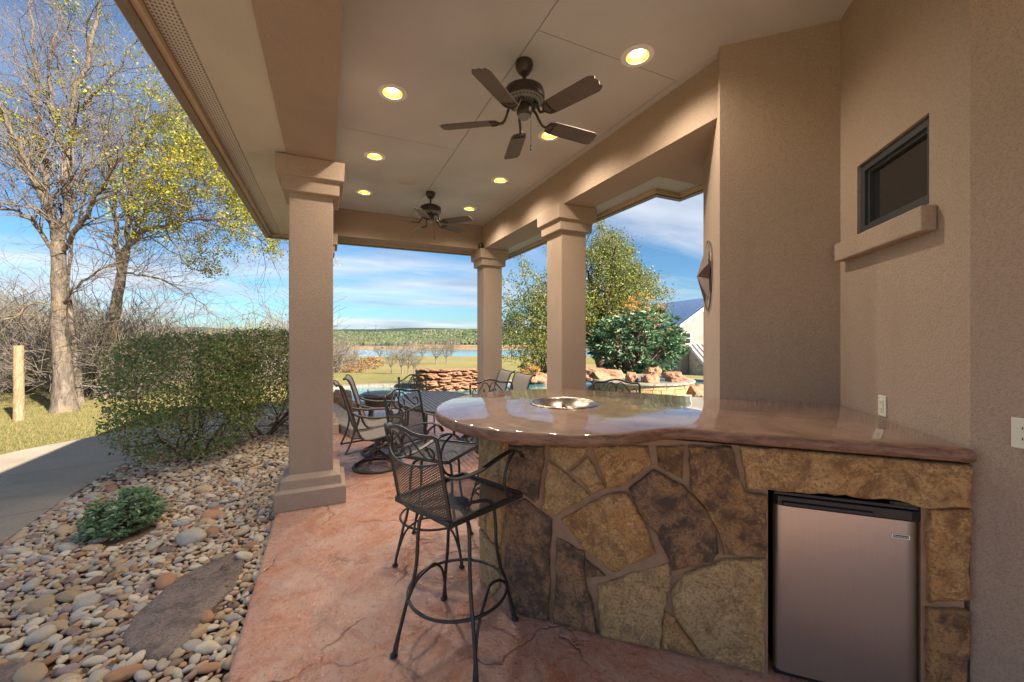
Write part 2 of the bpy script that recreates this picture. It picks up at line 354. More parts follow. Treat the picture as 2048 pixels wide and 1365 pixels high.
m_bark('bark_grey', (.07, .055, .045), (.24, .185, .14)); m_bark('bark_dark', (.06, .045, .035), (.18, .13, .095)); m_bark('bark_hedge', (.16, .10, .075), (.30, .21, .16), 3)
m_bark('twig', (.11, .09, .08), (.25, .20, .165))
m_bark('post_wood', (.24, .15, .085), (.46, .32, .19), 1.6)
simple('black_iron', (.022, .022, .024), .38, .0, .2, 12, .15, 90, .6)
simple('bronze', (.055, .042, .034), .42, .35, .25, 8); simple('fan_blade', (.115, .09, .078), .55, 0, .15, 5); simple('vent_grey', (.22, .24, .25), .5, .3, .1)
simple('white_trim', (.82, .80, .77), .5, 0, .05); simple('cream_plastic', (.70, .68, .57), .4, 0, .04); simple('dark_slot', (.03, .03, .028), .6)
simple('baffle_gold', (.62, .42, .12), .3, .6, .05); simple('star_metal', (.16, .12, .115), .5, .55, .2, 9)
simple('window_frame', (.055, .063, .072), .4, .2, .08); simple('black_plastic', (.012, .014, .018), .32, 0, .1); simple('fridge_body', (.02, .02, .022), .5)
simple('sling_fabric', (.22, .195, .18), .75, 0, .1, 30); simple('table_metal', (.085, .08, .078), .42, .4, .15)
simple('white_render', (.27, .25, .215), .9, 0, .15, 1.2, .5, 20); simple('house_stone', (.46, .40, .31), .9, 0, .3, 2.5, .6, 12)
simple('roof_dark', (.12, .09, .075), .8); simple('pool_plaster', (.55, .48, .38), .7, 0, .15, 6)
def m_roofmetal(name, col):
    t = NT(name); return t.fin(t.mix(t.ramp(t.noise(.8, 4), [(.3, 0.), (.7, 1.)]), tuple(x * .85 for x in col), col), .35, .35)
m_roofmetal('roof_blue', (.07, .13, .25)); m_roofmetal('roof_grey', (.34, .35, .36))
def m_steel(name, aniso):
    t = NT(name); n = t.noise(5, 5, .6, t.co((1, 1, .02) if not aniso else (60, 60, 1.)))
    c = t.mix(n, (.38, .36, .34), (.50, .475, .445)) if aniso else t.mix(n, (.26, .235, .21), (.38, .34, .30)); t.bump(t.noise(400, 2, .5), .05, .001); return t.fin(c, .30, 1.0)
m_steel('brushed_steel', True); m_steel('bowl_steel', False)
def m_glass():
    t = NT('window_glass'); t.fin((.02, .022, .025), .06, 0, .8); return t.m
m_glass()
def m_water(name, col, ws):
    t = NT(name); t.bump(t.noise(ws, 4, .55), .25, .03); return t.fin(col, .06, 0, .6)
m_water('pool_water', (.05, .20, .21), 5); m_water('spa_water', (.17, .27, .30), 6); m_water('lake_water', (.16, .235, .33), .12)
def m_emit():
    t = NT('lamp_glow'); t.fin((1, 1, 1), .5); t.b.inputs['Emission Color'].default_value = (1, .86, .55, 1); t.b.inputs['Emission Strength'].default_value = 5.0; return t.m
m_emit()
def m_mesh(name, ax, pitch=(.0135, .0085), hole=.33, col=(.028, .026, .025)):
    t = NT(name); sx = t.node('ShaderNodeSeparateXYZ'); t.L.new(t.tc.outputs['Object'], sx.inputs[0]); p, q = sx.outputs[ax[0]], sx.outputs[ax[1]]
    p = t.math('DIVIDE', p, pitch[0]); q = t.math('DIVIDE', q, pitch[1])
    def ab(o): return t.math('ABSOLUTE', t.math('SUBTRACT', t.math('FRACT', t.math('ADD', o, 500.)), .5))
    a = ab(t.math('ADD', p, q)); b = ab(t.math('SUBTRACT', p, q))
    hl = t.math('MULTIPLY', t.math('LESS_THAN', a, hole), t.math('LESS_THAN', b, hole))
    t.fin(col, .45, .2); tr = t.node('ShaderNodeBsdfTransparent'); mx = t.node('ShaderNodeMixShader'); t.L.new(hl, mx.inputs[0]); t.L.new(t.b.outputs[0], mx.inputs[1]); t.L.new(tr.outputs[0], mx.inputs[2]); t.L.new(mx.outputs[0], t.out.inputs[0]); return t.m
m_mesh('mesh_seat', (0, 1), (.019, .012), .27, (.05, .043, .04)); m_mesh('mesh_back', (1, 2), (.019, .012), .27, (.075, .062, .052))
M = MATS

# ------------------------------------------------------------------ terrain
TP = [(0, -.32), (16, -.36), (20, -1.0), (60, -4), (120, -7.5), (250, -12.5), (300, -13.7), (320, -15), (395, -15), (425, -13.3), (560, -13.0), (575, -14), (640, -14), (655, -13), (760, -12), (900, -8), (1200, 3), (1600, 17), (2100, 33), (2600, 44), (3600, 40), (5000, 30)]
TX = [a for a, b in TP]; TZ = [b for a, b in TP]
def sm(x): x = min(1, max(0, x)); return x * x * (3 - 2 * x)
def terrain(x, y):
    t = x * SN + y * CS; l = x * CS - y * SN
    d = max(t, (abs(l) - 30) * .8 if t > 0 else 0)
    z = float(np.interp(d, TX, TZ))
    if t > 5:
        ang = l / t
        z += 10 * sm((-ang - .52) / .7) * sm((t - 22) / 50) * (1 - sm((t - 350) / 300))
    if d > 700: z += (mnoise.noise(Vector((x / 520, y / 520, 3))) * 26 + mnoise.noise(Vector((x / 150, y / 150, 9))) * 4) * sm((d - 750) / 700)
    if 22 < d < 300: z += mnoise.noise(Vector((x / 22, y / 22, 1))) * .5
    return z
def build_terrain():
    rings = [0.0] + [2.5 * (1.062 ** i) for i in range(124)]; n = 168; V = []; F = []
    for r in rings:
        for k in range(n):
            a = 2 * math.pi * k / n; x, y = r * math.cos(a), r * math.sin(a); V.append((x, y, terrain(x, y)))
    for i in range(len(rings) - 1):
        for k in range(n): F.append((i * n + k, (i + 1) * n + k, (i + 1) * n + (k + 1) % n, i * n + (k + 1) % n))
    o = np_obj('ground', V, F, M['ground_grass'], None, True); tag(o, kind='structure')
build_terrain()
def build_lake():
    mb = MB()
    for t0, t1, a0, a1 in ((285, 470, -.9, 1.4), (540, 665, -.52, -.22)):
        mb.v += [tuple(Vector((SN * t + CS * a * t, CS * t - SN * a * t, -13.55))) for t in (t0, t1) for a in (a0, a1)]
        k = len(mb.v) - 4; mb.f.append((k, k + 1, k + 3, k + 2))
    tag(obj('lake', mb, M['lake_water']), kind='structure')
build_lake()

# ------------------------------------------------------------------ patio floor, rock bed, path
FZ = 0.0
def patio():
    mb = MB(); r = .03; xs = -.44
    pr = [(xs, -.45), (xs, -r)] + [(xs + r - r * math.cos(a), -r + r * math.sin(a)) for a in (R(30), R(60), R(90))]
    prof = pr + [(3.62, 0), (3.62, -.45)]
    ys = [-5, 9.1]
    n = len(prof); mb.add([(p[0], y, p[1]) for y in ys for p in prof], [(i, i + 1, n + i + 1, n + i) for i in range(n - 1)] + [tuple(range(n)), tuple(range(n, 2 * n))[::-1]])
    tag(obj('patio_floor', mb, M['stamped_concrete'], None, 40, recalc=True), kind='structure')
patio()
NEAR = [(-2.6, -4), (-2.62, 0), (-2.64, 3), (-2.66, 5.15), (-2.72, 6.6), (-2.55, 8.2), (-1.5, 10.2), (.4, 11.6)]
FARE = [(-6.2, -4), (-5.9, 0), (-5.6, 4), (-5.2, 7), (-4.64, 8.97), (-3.92, 9.9), (-2.6, 11.7), (-.4, 13.4)]
def path_z(y): return -.235
def path():
    a = catmull([(*p, 0) for p in NEAR], 6); b = catmull([(*p, 0) for p in FARE], 6); mb = MB()
    rows = [[(p.x, p.y, -.40) for p in a], [(p.x, p.y, -.235) for p in a], [(p.x, p.y, -.235) for p in b], [(p.x, p.y, -.40) for p in b]]
    mb.sheet(rows); tag(obj('path', mb, M['path_concrete'], None, 30, recalc=True), kind='structure')
path()
mbd = MB().box((-2.6, -22, -.34), (2.3, -5.02, -.06)); tag(obj('added_bounce_slab', mbd, M['path_concrete']), kind='structure')  # unseen concrete slab added behind the camera to bounce sunlight into the porch
near_s = catmull([(*p, 0) for p in NEAR], 6)
def near_x(y): return float(np.interp(y, [p.y for p in near_s], [p.x for p in near_s]))
def bed_z(x, y):
    e = near_x(min(y, 8.2)); f = min(1, max(0, (x - e) / (-.44 - e)))
    return -.245 + .16 * f + .02 * mnoise.noise(Vector((x * 1.5, y * 1.5, 0)))
def bed():
    rows = []
    for y in np.linspace(-1, 11, 50):
        e = near_x(y); rows.append([(e + (-.43 - e) * k / 16, y, bed_z(e + (-.43 - e) * k / 16, y) - .012) for k in range(17)])
    mb = MB().sheet(rows); tag(obj('rock_bed', mb, M['bed_soil'], None, 60), kind='structure')
bed()
def ico(sub):
    bm = bmesh.new(); bmesh.ops.create_icosphere(bm, subdivisions=sub, radius=1); V = np.array([v.co[:] for v in bm.verts]); F = np.array([[v.index for v in f.verts] for f in bm.faces]); bm.free(); return V, F
ICO1, ICO2, ICO3 = ico(1), ico(2), ico(3)
def lump(base, seed, rough=.22, freq=1.1, flat=0.0):
    V = base[0].copy(); out = []
    for p in V:
        q = Vector(p); d = 1 + rough * mnoise.noise(q * freq + Vector((seed * 7.3, seed * 3.1, seed))) + rough * .4 * mnoise.noise(q * freq * 2.7 + Vector((seed, 5, 2)))
        q = q * d
        if flat: q.z = max(min(q.z, 1 - flat), -1 + flat)
        out.append(q[:])
    return np.array(out)
SLAB_PX = [[(488, 1112), (476, 1178), (452, 1206), (400, 1262), (372, 1312), (300, 1332), (246, 1296), (262, 1250), (318, 1198), (350, 1170), (430, 1130)], [(-40, 1335), (40, 1318), (52, 1336), (30, 1365), (-60, 1400)]]
SLABS = [[px(u, v, -.13) for u, v in P] for P in SLAB_PX]
def inside(x, y, P):
    c = False; n = len(P)
    for i in range(n):
        a, b = P[i], P[i - 1]
        if (a.y > y) != (b.y > y) and x < (b.x - a.x) * (y - a.y) / (b.y - a.y) + a.x: c = not c
    return c
def rocks():
    for P, lab in zip(SLABS, ('large flat brown flagstone lying among the river rocks', 'brown flat flagstone cut off at the rock bed edge near the path')):
        bm = bmesh.new(); n = len(P); cx = sum(p.x for p in P) / n; cyy = sum(p.y for p in P) / n
        pts = catmull(P, 3, True); mb = MB(); m = len(pts); ring = []
        for lev, (ins, dz) in enumerate(((0, -.10), (0, .012), (.02, .024), (.10, .03))):
            for p in pts:
                q = Vector((p.x + (cx - p.x) * ins * 1.0, p.y + (cyy - p.y) * ins, 0)); q.z = bed_z(q.x, q.y) + dz + .012 * mnoise.noise(Vector((q.x * 7, q.y * 7, 4)))
                mb.v.append(q[:])
        for lv in range(3):
            for k in range(m): mb.f.append((lv * m + k, lv * m + (k + 1) % m, (lv + 1) * m + (k + 1) % m, (lv + 1) * m + k))
        mb.f.append(tuple(3 * m + k for k in range(m)))
        tag(obj('flagstone', mb, M['slab_brown'], None, 50, recalc=True), lab, 'stone'); bm.free()
    shapes = [lump(ICO2, s, .2, 1.0) for s in range(8)]
    meshes = []
    for s in range(7):
        me = bpy.data.meshes.new('river_rock_shape'); V = lump(ICO3, s + 20, .2 if s else .32, 1.0, .12 if s % 2 else 0); me.from_pydata([tuple(v) for v in V], [], [tuple(f) for f in ICO3[1].tolist()])
        me.polygons.foreach_set('use_smooth', [True] * len(me.polygons)); me.materials.append(M['river_rock']); meshes.append(me)
    grid = {}; items = []; cell = .12
    def ok(x, y, r):
        gx, gy = int(x / cell), int(y / cell)
        for i in range(gx - 2, gx + 3):
            for j in range(gy - 2, gy + 3):
                for (a, b, q) in grid.get((i, j), ()):
                    if (a - x) ** 2 + (b - y) ** 2 < ((q + r) * .80) ** 2: return False
        return True
    def put(x, y, r):
        grid.setdefault((int(x / cell), int(y / cell)), []).append((x, y, r)); items.append((x, y, r))
    rnd = random.Random(3)
    shrub_c = (-1.70, 4.80)
    for rmin, rmax, tries in ((.07, .10, 16), (.045, .068, 150), (.030, .045, 1700), (.020, .031, 30000), (.013, .020, 34000)):
        for _ in range(tries):
            y = 1.2 + 9.2 * rnd.random() ** 1.5; e = near_x(y); x = e + .03 + (-.47 - e) * rnd.random(); r = rnd.uniform(rmin, rmax)
            if r < .024 and y > 6: continue
            if any(inside(x, y, P) for P in SLABS): continue
            if (x - shrub_c[0] - .1) ** 2 + (y - shrub_c[1] + .15) ** 2 < .035: continue
            if ok(x, y, r): put(x, y, r)
    def area(it): t = it[0] * SN + it[1] * CS; return (it[2] / max(t, .3)) ** 2
    vis = [it for it in items if (it[0] * SN + it[1] * CS) > .6]
    def onscreen(it):
        t = it[0] * SN + it[1] * CS; u = 1024 + FOC * (it[0] * CS - it[1] * SN) / t; v = 672 + FOC * 1.75 / t; return 0 <= u <= 2048 and v <= 1365
    big = sorted([it for it in vis if onscreen(it)], key=area, reverse=True)[:290]; bs = set(big)
    names = list(ROCK_COLS); wts = [26, 32, 18, 7, 5, 5, 7]
    for k, (x, y, r) in enumerate(big):
        cn = rnd.choices(names, wts)[0]; c = ROCK_COLS[cn]; f = rnd.uniform(.82, 1.15)
        o = bpy.data.objects.new('river_rock', meshes[rnd.randrange(7)]); COL.objects.link(o)
        el = rnd.uniform(1.05, 1.5); fl = rnd.uniform(.42, .68)
        o.scale = (r * el, r / el ** .5, r * fl); o.rotation_euler = (rnd.gauss(0, .25), rnd.gauss(0, .25), rnd.uniform(0, 6.28)); o.location = (x, y, bed_z(x, y) + r * fl * .55)
        o.color = (c[0] * f, c[1] * f, c[2] * f, 1)
        sz = ('large' if r > .065 else ('medium' if r > .04 else 'small')) + (' elongated' if el > 1.34 else (' flat' if fl < .5 else ' rounded'))
        tag(o, f'{sz} smooth {cn} river rock in the bed beside the patio', 'rock', f'{sz} {cn} river rocks')
    V = []; F = []; nv = 0
    for it in items:
        if it in bs: continue
        x, y, r = it; el = rnd.uniform(1.05, 1.6); fl = rnd.uniform(.4, .7); S = shapes[rnd.randrange(8)] * np.array((r * el, r / el ** .5, r * fl))
        Mx = np.array(Matrix.Rotation(rnd.uniform(0, 6.28), 3, 'Z') @ Matrix.Rotation(rnd.gauss(0, .28), 3, 'X') @ Matrix.Rotation(rnd.gauss(0, .28), 3, 'Y'))
        S = S @ Mx.T + np.array((x, y, bed_z(x, y) + r * fl * .5)); V.append(S); F.append(ICO2[1] + nv); nv += len(S)
    o = np_obj('river_rocks', np.concatenate(V), np.concatenate(F), M['river_rock_mass'], None, True); tag(o, 'small river rocks and pebbles filling the bed beside the patio', 'rocks', None, 'stuff')
    print('rocks', len(items), len(big))
    # dry leaves among the rocks
    V = []; F = []
    for k in range(420):
        y = 1.6 + 7 * rnd.random(); e = near_x(y); x = e + (-.46 - e) * rnd.random(); s = rnd.uniform(.018, .04); z = bed_z(x, y) + rnd.uniform(.02, .055)
        Mx = np.array(Matrix.Rotation(rnd.uniform(0, 6.28), 3, 'Z') @ Matrix.Rotation(rnd.gauss(0, .5), 3, 'X'))
        q = np.array([(-1, 0, 0), (0, -.42, .12), (1, 0, 0), (0, .42, .12)]) * s; V.append(q @ Mx.T + np.array((x, y, z))); F.append([4 * k, 4 * k + 1, 4 * k + 2, 4 * k + 3])
    o = np_obj('leaf_litter', np.concatenate(V), F, M['leaf_litter']); tag(o, 'dry fallen leaves scattered over the river rocks', 'leaves', None, 'stuff')
rocks()

# ------------------------------------------------------------------ house: walls, beams, ceiling, eaves, roof, window
CZ = 3.755; BZ = 3.30
P1 = Vector((2.625, 2.025, 0)); P2 = Vector((3.14, 1.51, 0)); P3 = Vector((2.418, .702, 0)); P4 = Vector((3.43, 2.83, 0))
house = thing('house', 'tan stucco house with covered patio, grey board ceiling and brown eaves', 'house', (2.418, .702, 0))
HI = Matrix.Translation((-2.418, -.702, 0))
def hobj(name, mb, mat, parent=None, **k):
    o = obj(name, mb, M[mat], parent or house, **k)
    if parent is None or parent == house: o.matrix_parent_inverse = HI
    return o
def hpart(parent, name, mb, mat, **k):
    return obj(name, mb, M[mat], parent, **k)
def build_house():
    wv = (P3 - P2).normalized(); n = Vector((wv.y, -wv.x, 0)); n = n if n.x < 0 else -n; k = n.dot(P2); RD = .13
    def on(u, v): return ppl(u, v, n.x, n.y, k)
    def al(p): return (p - P2).dot(wv)
    a0 = al(on(1714, 400)); a1 = al(on(1858, 300)); z0, z1 = 2.245, 2.675; LW = (P3 - P2).length
    WM = Matrix(((wv.x, n.x, 0, P2.x), (wv.y, n.y, 0, P2.y), (0, 0, 1, 0), (0, 0, 0, 1)))
    w = MB().prism([P3, P3 - n * RD, P2 - n * RD, P2, P1, P4, (6.2, 2.83), (6.2, 1.7), (7.6, 1.7), (7.6, -2.8), (2.418, -2.8)], -.4, 3.95); hobj('wall', w, 'stucco', recalc=True)  # hidden wing block and rear wall end are invented, shaped to steer the sun
    o_ = [(.0, -.4), (LW, -.4), (LW, 3.95), (.0, 3.95)]; i_ = [(a0, z0), (a1, z0), (a1, z1), (a0, z1)]; wf = MB()
    wf.add([WM @ Vector((x, 0, z)) for x, z in o_ + i_] + [WM @ Vector((x, -RD, z)) for x, z in i_], [(q, (q + 1) % 4, 4 + (q + 1) % 4, 4 + q) for q in range(4)] + [(4 + q, 4 + (q + 1) % 4, 8 + (q + 1) % 4, 8 + q) for q in range(4)])
    hobj('window_wall', wf, 'stucco')
    hobj('beam', MB().box((-.35, -4.2, BZ), (.065, 7.268, 3.78)), 'stucco')
    hobj('beam', MB().box((2.718, 1.95, BZ), (3.156, 7.268, 3.78)), 'stucco')
    hobj('beam', MB().box((-.35, 7.27, BZ), (3.156, 7.60, 3.78)), 'stucco')
    hobj('header', MB().box((3.158, 1.6, BZ + .002), (3.80, 3.17, 3.78)), 'stucco')
    holes = [(2.145, 2.358), (.515, 3.618), (2.14, 3.682), (.505, 4.981), (2.143, 5.03), (.49, 6.299), (2.155, 6.37)]
    def panel(x0, x1, y0, y1):
        g = .0035; x0 += g; x1 -= g; y0 += g; y1 -= g
        mb = MB(); hs = sorted([(hy, hx) for hx, hy in holes if x0 < hx < x1 and y0 + .085 < hy < y1 - .085]); yc = y0; r = .085
        def rect(a, b, c, d):
            if b - a > 1e-4 and d - c > 1e-4: mb.box((a, c, CZ), (b, d, CZ + .012))
        for hy, hx in hs:
            ya, yb, xa, xb = max(y0, hy - .12), min(y1, hy + .12), hx - .12, hx + .12
            rect(x0, x1, yc, ya); rect(x0, xa, ya, yb); rect(xb, x1, ya, yb); yc = yb
            ang = sorted(list(np.linspace(-math.pi, math.pi, 32, endpoint=False)) + [math.atan2(q - hy, p - hx) for p in (xa, xb) for q in (ya, yb)]); m = len(ang)
            for a in ang:
                c, sn = math.cos(a), math.sin(a); k = min(((xb - hx) / c if c > 1e-9 else ((xa - hx) / c if c < -1e-9 else 9)), ((yb - hy) / sn if sn > 1e-9 else ((ya - hy) / sn if sn < -1e-9 else 9)))
                mb.v += [(hx + c * r, hy + sn * r, CZ), (hx + c * k, hy + sn * k, CZ), (hx + c * r, hy + sn * r, CZ + .012)]
            b0 = len(mb.v) - 3 * m
            for i in range(m):
                j = (i + 1) % m; mb.f += [(b0 + 3 * i, b0 + 3 * i + 1, b0 + 3 * j + 1, b0 + 3 * j), (b0 + 3 * i, b0 + 3 * j, b0 + 3 * j + 2, b0 + 3 * i + 2)]
        rect(x0, x1, yc, y1)
        hobj('ceiling_panel', mb, 'ceiling_board')
    for a, b in ((-4.2, -2.9), (-2.9, -.45), (-.45, 1.99), (1.99, 4.43), (4.43, 6.87), (6.87, 7.268)): panel(.067, 1.33, a, b)
    for a, b in ((-4.2, -2.9), (-2.9, -.25), (-.25, 2.45)): panel(1.33, 3.4 if b > 2 else 2.5, a, b)
    for a, b in ((2.45, 5.13), (5.13, 7.268)): panel(1.33, 2.645, a, b)
    hobj('ceiling_trim', MB().box((2.648, 2.0, CZ - .006), (2.717, 7.267, CZ + .01)), 'ceiling_board')
    hobj('ceiling_backing', MB().box((-.3, -4.2, 3.93), (3.6, 7.5, 3.96)), 'dark_slot')
    # eaves
    SZ = 3.312
    for a, b in ((-4.2, -3.2), (-3.2, -.68), (-.68, 1.85), (1.85, 4.37), (4.37, 6.92), (6.92, 7.60)):
        hobj('soffit_panel', MB().box((-.712, a + .002, SZ), (-.352, b - .002, SZ + .01)), 'soffit_board')
        hobj('vent_strip', MB().box((-.845, a + .002, SZ + .001), (-.716, b - .002, SZ + .01)), 'perforated_vent')
    hobj('vent_strip', MB().box((-.845, 7.603, SZ), (3.42, 7.66, SZ + .01)), 'perforated_vent')
    for a, b in ((3.172, 4.6), (4.6, 7.60)): hobj('vent_strip', MB().box((3.158, a, SZ), (3.42, b - .002, SZ + .01)), 'perforated_vent')
    hobj('vent_strip', MB().box((3.422, 3.172, SZ), (3.80, 3.46, SZ + .01)), 'perforated_vent')
    f = MB().box((-.886, -4.2, 3.272), (-.852, 7.66, 3.44)); f.box((-.852, 7.662, 3.272), (3.45, 7.694, 3.44)); f.box((3.42, 3.49, 3.272), (3.452, 7.66, 3.44)); f.box((3.42, 3.462, 3.272), (3.82, 3.488, 3.44)); f.box((3.802, .5, 3.272), (3.83, 3.46, 3.44))
    hobj('fascia', f, 'fascia_paint')
    def gut(path):
        mb = MB(); prof = [(0, 3.40), (0, 3.255), (.055, 3.25), (.088, 3.30), (.092, 3.385), (.08, 3.39), (.08, 3.40), (.094, 3.40)]
        n = len(prof)
        for i, (p, o) in enumerate(path): mb.v += [(p[0] + o[0] * q, p[1] + o[1] * q, z) for q, z in prof]
        for i in range(len(path) - 1): mb.f += [(i * n + k, i * n + k + 1, (i + 1) * n + k + 1, (i + 1) * n + k) for k in range(n - 1)]
        hobj('gutter', mb, 'gutter_paint')
    gut([((-.888, -4.2), (-1, 0)), ((-.888, 7.696), (-1, 1)), ((3.454, 7.696), (1, 1)), ((3.454, 3.49), (1, 1)), ((3.832, 3.49), (1, 1)), ((3.832, .5), (1, 0))])
    r = MB()
    e = 3.47; x0, x1, y0, y1 = -.95, 3.52, -4.3, 7.76  # unseen rear porch end, invented to shade the patio yet let bounce in
    r.add([(x0, y0, e), (x1, y0, e), (x1, y1, e), (x0, y1, e), (1.3, y0, 5.5), (1.3, 5.6, 5.5)], [(0, 4, 5, 3), (1, 2, 5, 4), (2, 3, 5)])
    x0, x1, y0, y1 = 2.2, 8.0, -2.8, 2.3
    r.add([(x0 + 1.4, y0, 5.95), (x1, y0, 5.95), (x1, y1 + .6, 5.95), (x0 + 1.4, y1 + .6, 5.95), (5.2, .1, 7.3), (6.6, .1, 7.3)], [(0, 1, 5, 4), (1, 2, 5), (2, 3, 4, 5), (3, 0, 4)])  # unseen roof over the added upper storey, also blocks sun
    hobj('roof', r, 'roof_dark')
    hobj('added_sun_block', MB().box((4.0, -2.3, 3.96), (7.6, 2.6, 6.0)), 'stucco')  # unseen upper storey added to keep direct sun off the patio and columns
    hobj('roof_deck', MB().box((3.53, -3.2, 3.955), (7.9, 3.1, 3.99)), 'roof_dark')
    # window
    fr = MB(); t = .045
    for lo, hi in (((a0, -.075, z0), (a1, -.018, z0 + t)), ((a0, -.075, z1 - t), (a1, -.018, z1)), ((a0, -.075, z0 + t), (a0 + t, -.018, z1 - t)), ((a1 - t, -.075, z0 + t), (a1, -.018, z1 - t))): fr.box(lo, hi, WM)
    for lo, hi in (((a0 + t, -.075, z0 + t), (a1 - t, -.035, z0 + t + .018)), ((a0 + t, -.075, z1 - t - .018), (a1 - t, -.035, z1 - t)), ((a0 + t, -.075, z0 + t + .018), (a0 + t + .018, -.035, z1 - t - .018)), ((a1 - t - .018, -.075, z0 + t + .018), (a1 - t, -.035, z1 - t - .018))): fr.box(lo, hi, WM)
    win = hobj('window', fr, 'window_frame', recalc=True)
    g = hobj('pane', MB().box((a0 + t, -.062, z0 + t), (a1 - t, -.056, z1 - t), WM), 'window_glass', win, recalc=True); g.parent = win
    b0 = al(on(1690, 500)); b1 = al(on(1866, 448))
    hobj('sill', MB().box((b0, 0, 2.108), (b1 + .03, .062, 2.226), WM), 'stucco', win, bevel=.008, recalc=True)
    # outlets
    def plate(name, p, ax, nn, lab, gf=True):
        t_ = thing(name, lab, 'outlet', p); Mx = Matrix(((ax.x, nn.x, 0, 0), (ax.y, nn.y, 0, 0), (0, 0, 1, 0), (0, 0, 0, 1)))
        obj('plate', MB().box((-.036, 0, -.058), (.036, .007, .058), Mx), M['cream_plastic'], t_, bevel=.003, recalc=True)
        obj('receptacle', MB().box((-.017, .0072, -.034), (.017, .0105, .034), Mx), M['cream_plastic'], t_, bevel=.002, recalc=True)
        for zc in (-.02, .02):
            sl = MB().box((-.008, .0106, zc - .005), (-.005, .0112, zc + .005), Mx); sl.box((.005, .0106, zc - .004), (.0075, .0112, zc + .004), Mx); sl.box((-.002, .0106, zc - .012), (.002, .0112, zc - .008), Mx)
            obj('slot', sl, M['dark_slot'], t_)
        return t_
    p = on(1766, 812); plate('wall_outlet', p, wv, n, 'cream wall outlet above the bar counter under the small window')
    q = Vector((2.416, 0, 0)); d = Vector((SN + (2052 - 1024) / FOC * CS, CS - (2052 - 1024) / FOC * SN, (672 - 868) / FOC)); tt = 2.416 / d.x
    plate('wall_outlet', Vector((2.416, d.y * tt, EYE + d.z * tt)), Vector((0, -1, 0)), Vector((-1, 0, 0)), 'cream wall plate on the house wall beyond the counter end')
    # star on the wing wall
    ax = (P4 - P1).normalized(); nn = Vector((-ax.y, ax.x, 0)); c = P1 + ax * .66 + Vector((0, 0, 2.155))
    st = thing('metal_star', 'brown metal five-pointed barn star with rope ring on stucco wall', 'wall decoration', c)
    SM = Matrix(((ax.x, nn.x, 0, 0), (ax.y, nn.y, 0, 0), (0, 0, 1, 0), (0, 0, 0, 1)))
    for k in range(5):
        mb = MB(); a = R(90 + 72 * k); b = R(36)
        pts = [Vector((0, .10, 0)), Vector((.30 * math.cos(a), .015, .30 * math.sin(a))), Vector((.125 * math.cos(a + b), .012, .125 * math.sin(a + b))), Vector((.125 * math.cos(a - b), .012, .125 * math.sin(a - b)))]
        mb.add([SM @ q for q in pts], [(0, 1, 2), (0, 3, 1)]); obj('star_point', mb, M['star_metal'], st)
    obj('rope_ring', MB().tube([SM @ Vector((.305 * math.cos(a), .012, .305 * math.sin(a))) for a in np.linspace(0, 2 * math.pi, 48, endpoint=False)], .006, 6, True), M['star_metal'], st, 60)
    return holes
HOLES = build_house()

def loft_sq(secs):
    mb = MB(); n = len(secs)
    for h, z in secs: mb.v += [(-h, -h, z), (h, -h, z), (h, h, z), (-h, h, z)]
    for i in range(n - 1): mb.f += [(4 * i + k, 4 * i + (k + 1) % 4, 4 * i + 4 + (k + 1) % 4, 4 * i + 4 + k) for k in range(4)]
    mb.f += [(0, 3, 2, 1), tuple(4 * (n - 1) + k for k in range(4))]; return mb
def column(x, y, lab):
    t = thing('stucco_column', lab, 'column', (x, y, 0), 0, 'stucco columns carrying the patio roof')
    obj('base', loft_sq([(.305, 0), (.305, .165), (.266, .185), (.258, .265), (.222, .285), (.1945, .30)]), M['stucco'], t, bevel=.006)
    obj('shaft', loft_sq([(.192, .28), (.192, 2.99)]), M['stucco'], t, bevel=.01)
    obj('capital', loft_sq([(.194, 2.978), (.246, 2.986), (.25, 3.112), (.288, 3.12), (.295, BZ - .002)]), M['stucco'], t, bevel=.006)
column(-.145, 4.495, 'wide tan stucco column standing at the edge of the rock bed')
column(-.145, 7.43, 'tan stucco column standing behind the one at the rock bed')
column(2.935, 4.60, 'tan stucco column between the bar counter and the pool')
column(2.935, 7.43, 'tan stucco column at the far corner beyond the dining table')

# ------------------------------------------------------------------ ceiling lights, speaker, fans, corner lamp
def lights():
    labs = ['recessed light near the diagonal niche wall', 'recessed light beside the left beam before the stucco column', 'recessed light beside the near ceiling fan blade tips', 'recessed light beside the left beam behind the stucco column', 'recessed light beyond the near fan beside the pool side beam', 'recessed light in the left far corner of the patio ceiling', 'recessed light in the pool side far corner near the far fan']
    for (x, y), lab in zip(HOLES, labs):
        t = thing('recessed_light', 'white ringed ' + lab, 'ceiling light', (x, y, CZ), 0, 'recessed lights in the patio ceiling')
        obj('trim_ring', MB().lathe([(.084, .0), (.084, -.006), (.118, -.008), (.125, -.002), (.125, .0)], n=36), M['white_trim'], t, 40)
        obj('baffle', MB().lathe([(.084, -.003), (.077, .03), (.075, .085)], n=32), M['baffle_gold'], t, 60)
        obj('bulb', MB().lathe([(.0001, .045), (.035, .05), (.058, .066), (.066, .085)], n=24), M['lamp_glow'], t, 60)
        ld = bpy.data.lights.new('lamp', 'SPOT'); ld.energy = LAMP_W; ld.color = (1, .84, .64); ld.spot_size = R(150); ld.spot_blend = .9; ld.shadow_soft_size = .06
        lo = bpy.data.objects.new('lamp', ld); COL.objects.link(lo); lo.parent = t; lo.location = (0, 0, -.012)
    t = thing('ceiling_speaker', 'round flush ceiling speaker with white grille between the recessed lights', 'speaker', (.985, 5.604, CZ))
    obj('rim', MB().lathe([(.12, -.001), (.12, -.007), (.14, -.006), (.143, 0)], n=36), M['ceiling_board'], t, 40)
    obj('grille', MB().lathe([(.0001, -.006), (.08, -.006), (.119, -.004)], n=36), M['soffit_board'], t, 40)
lights()
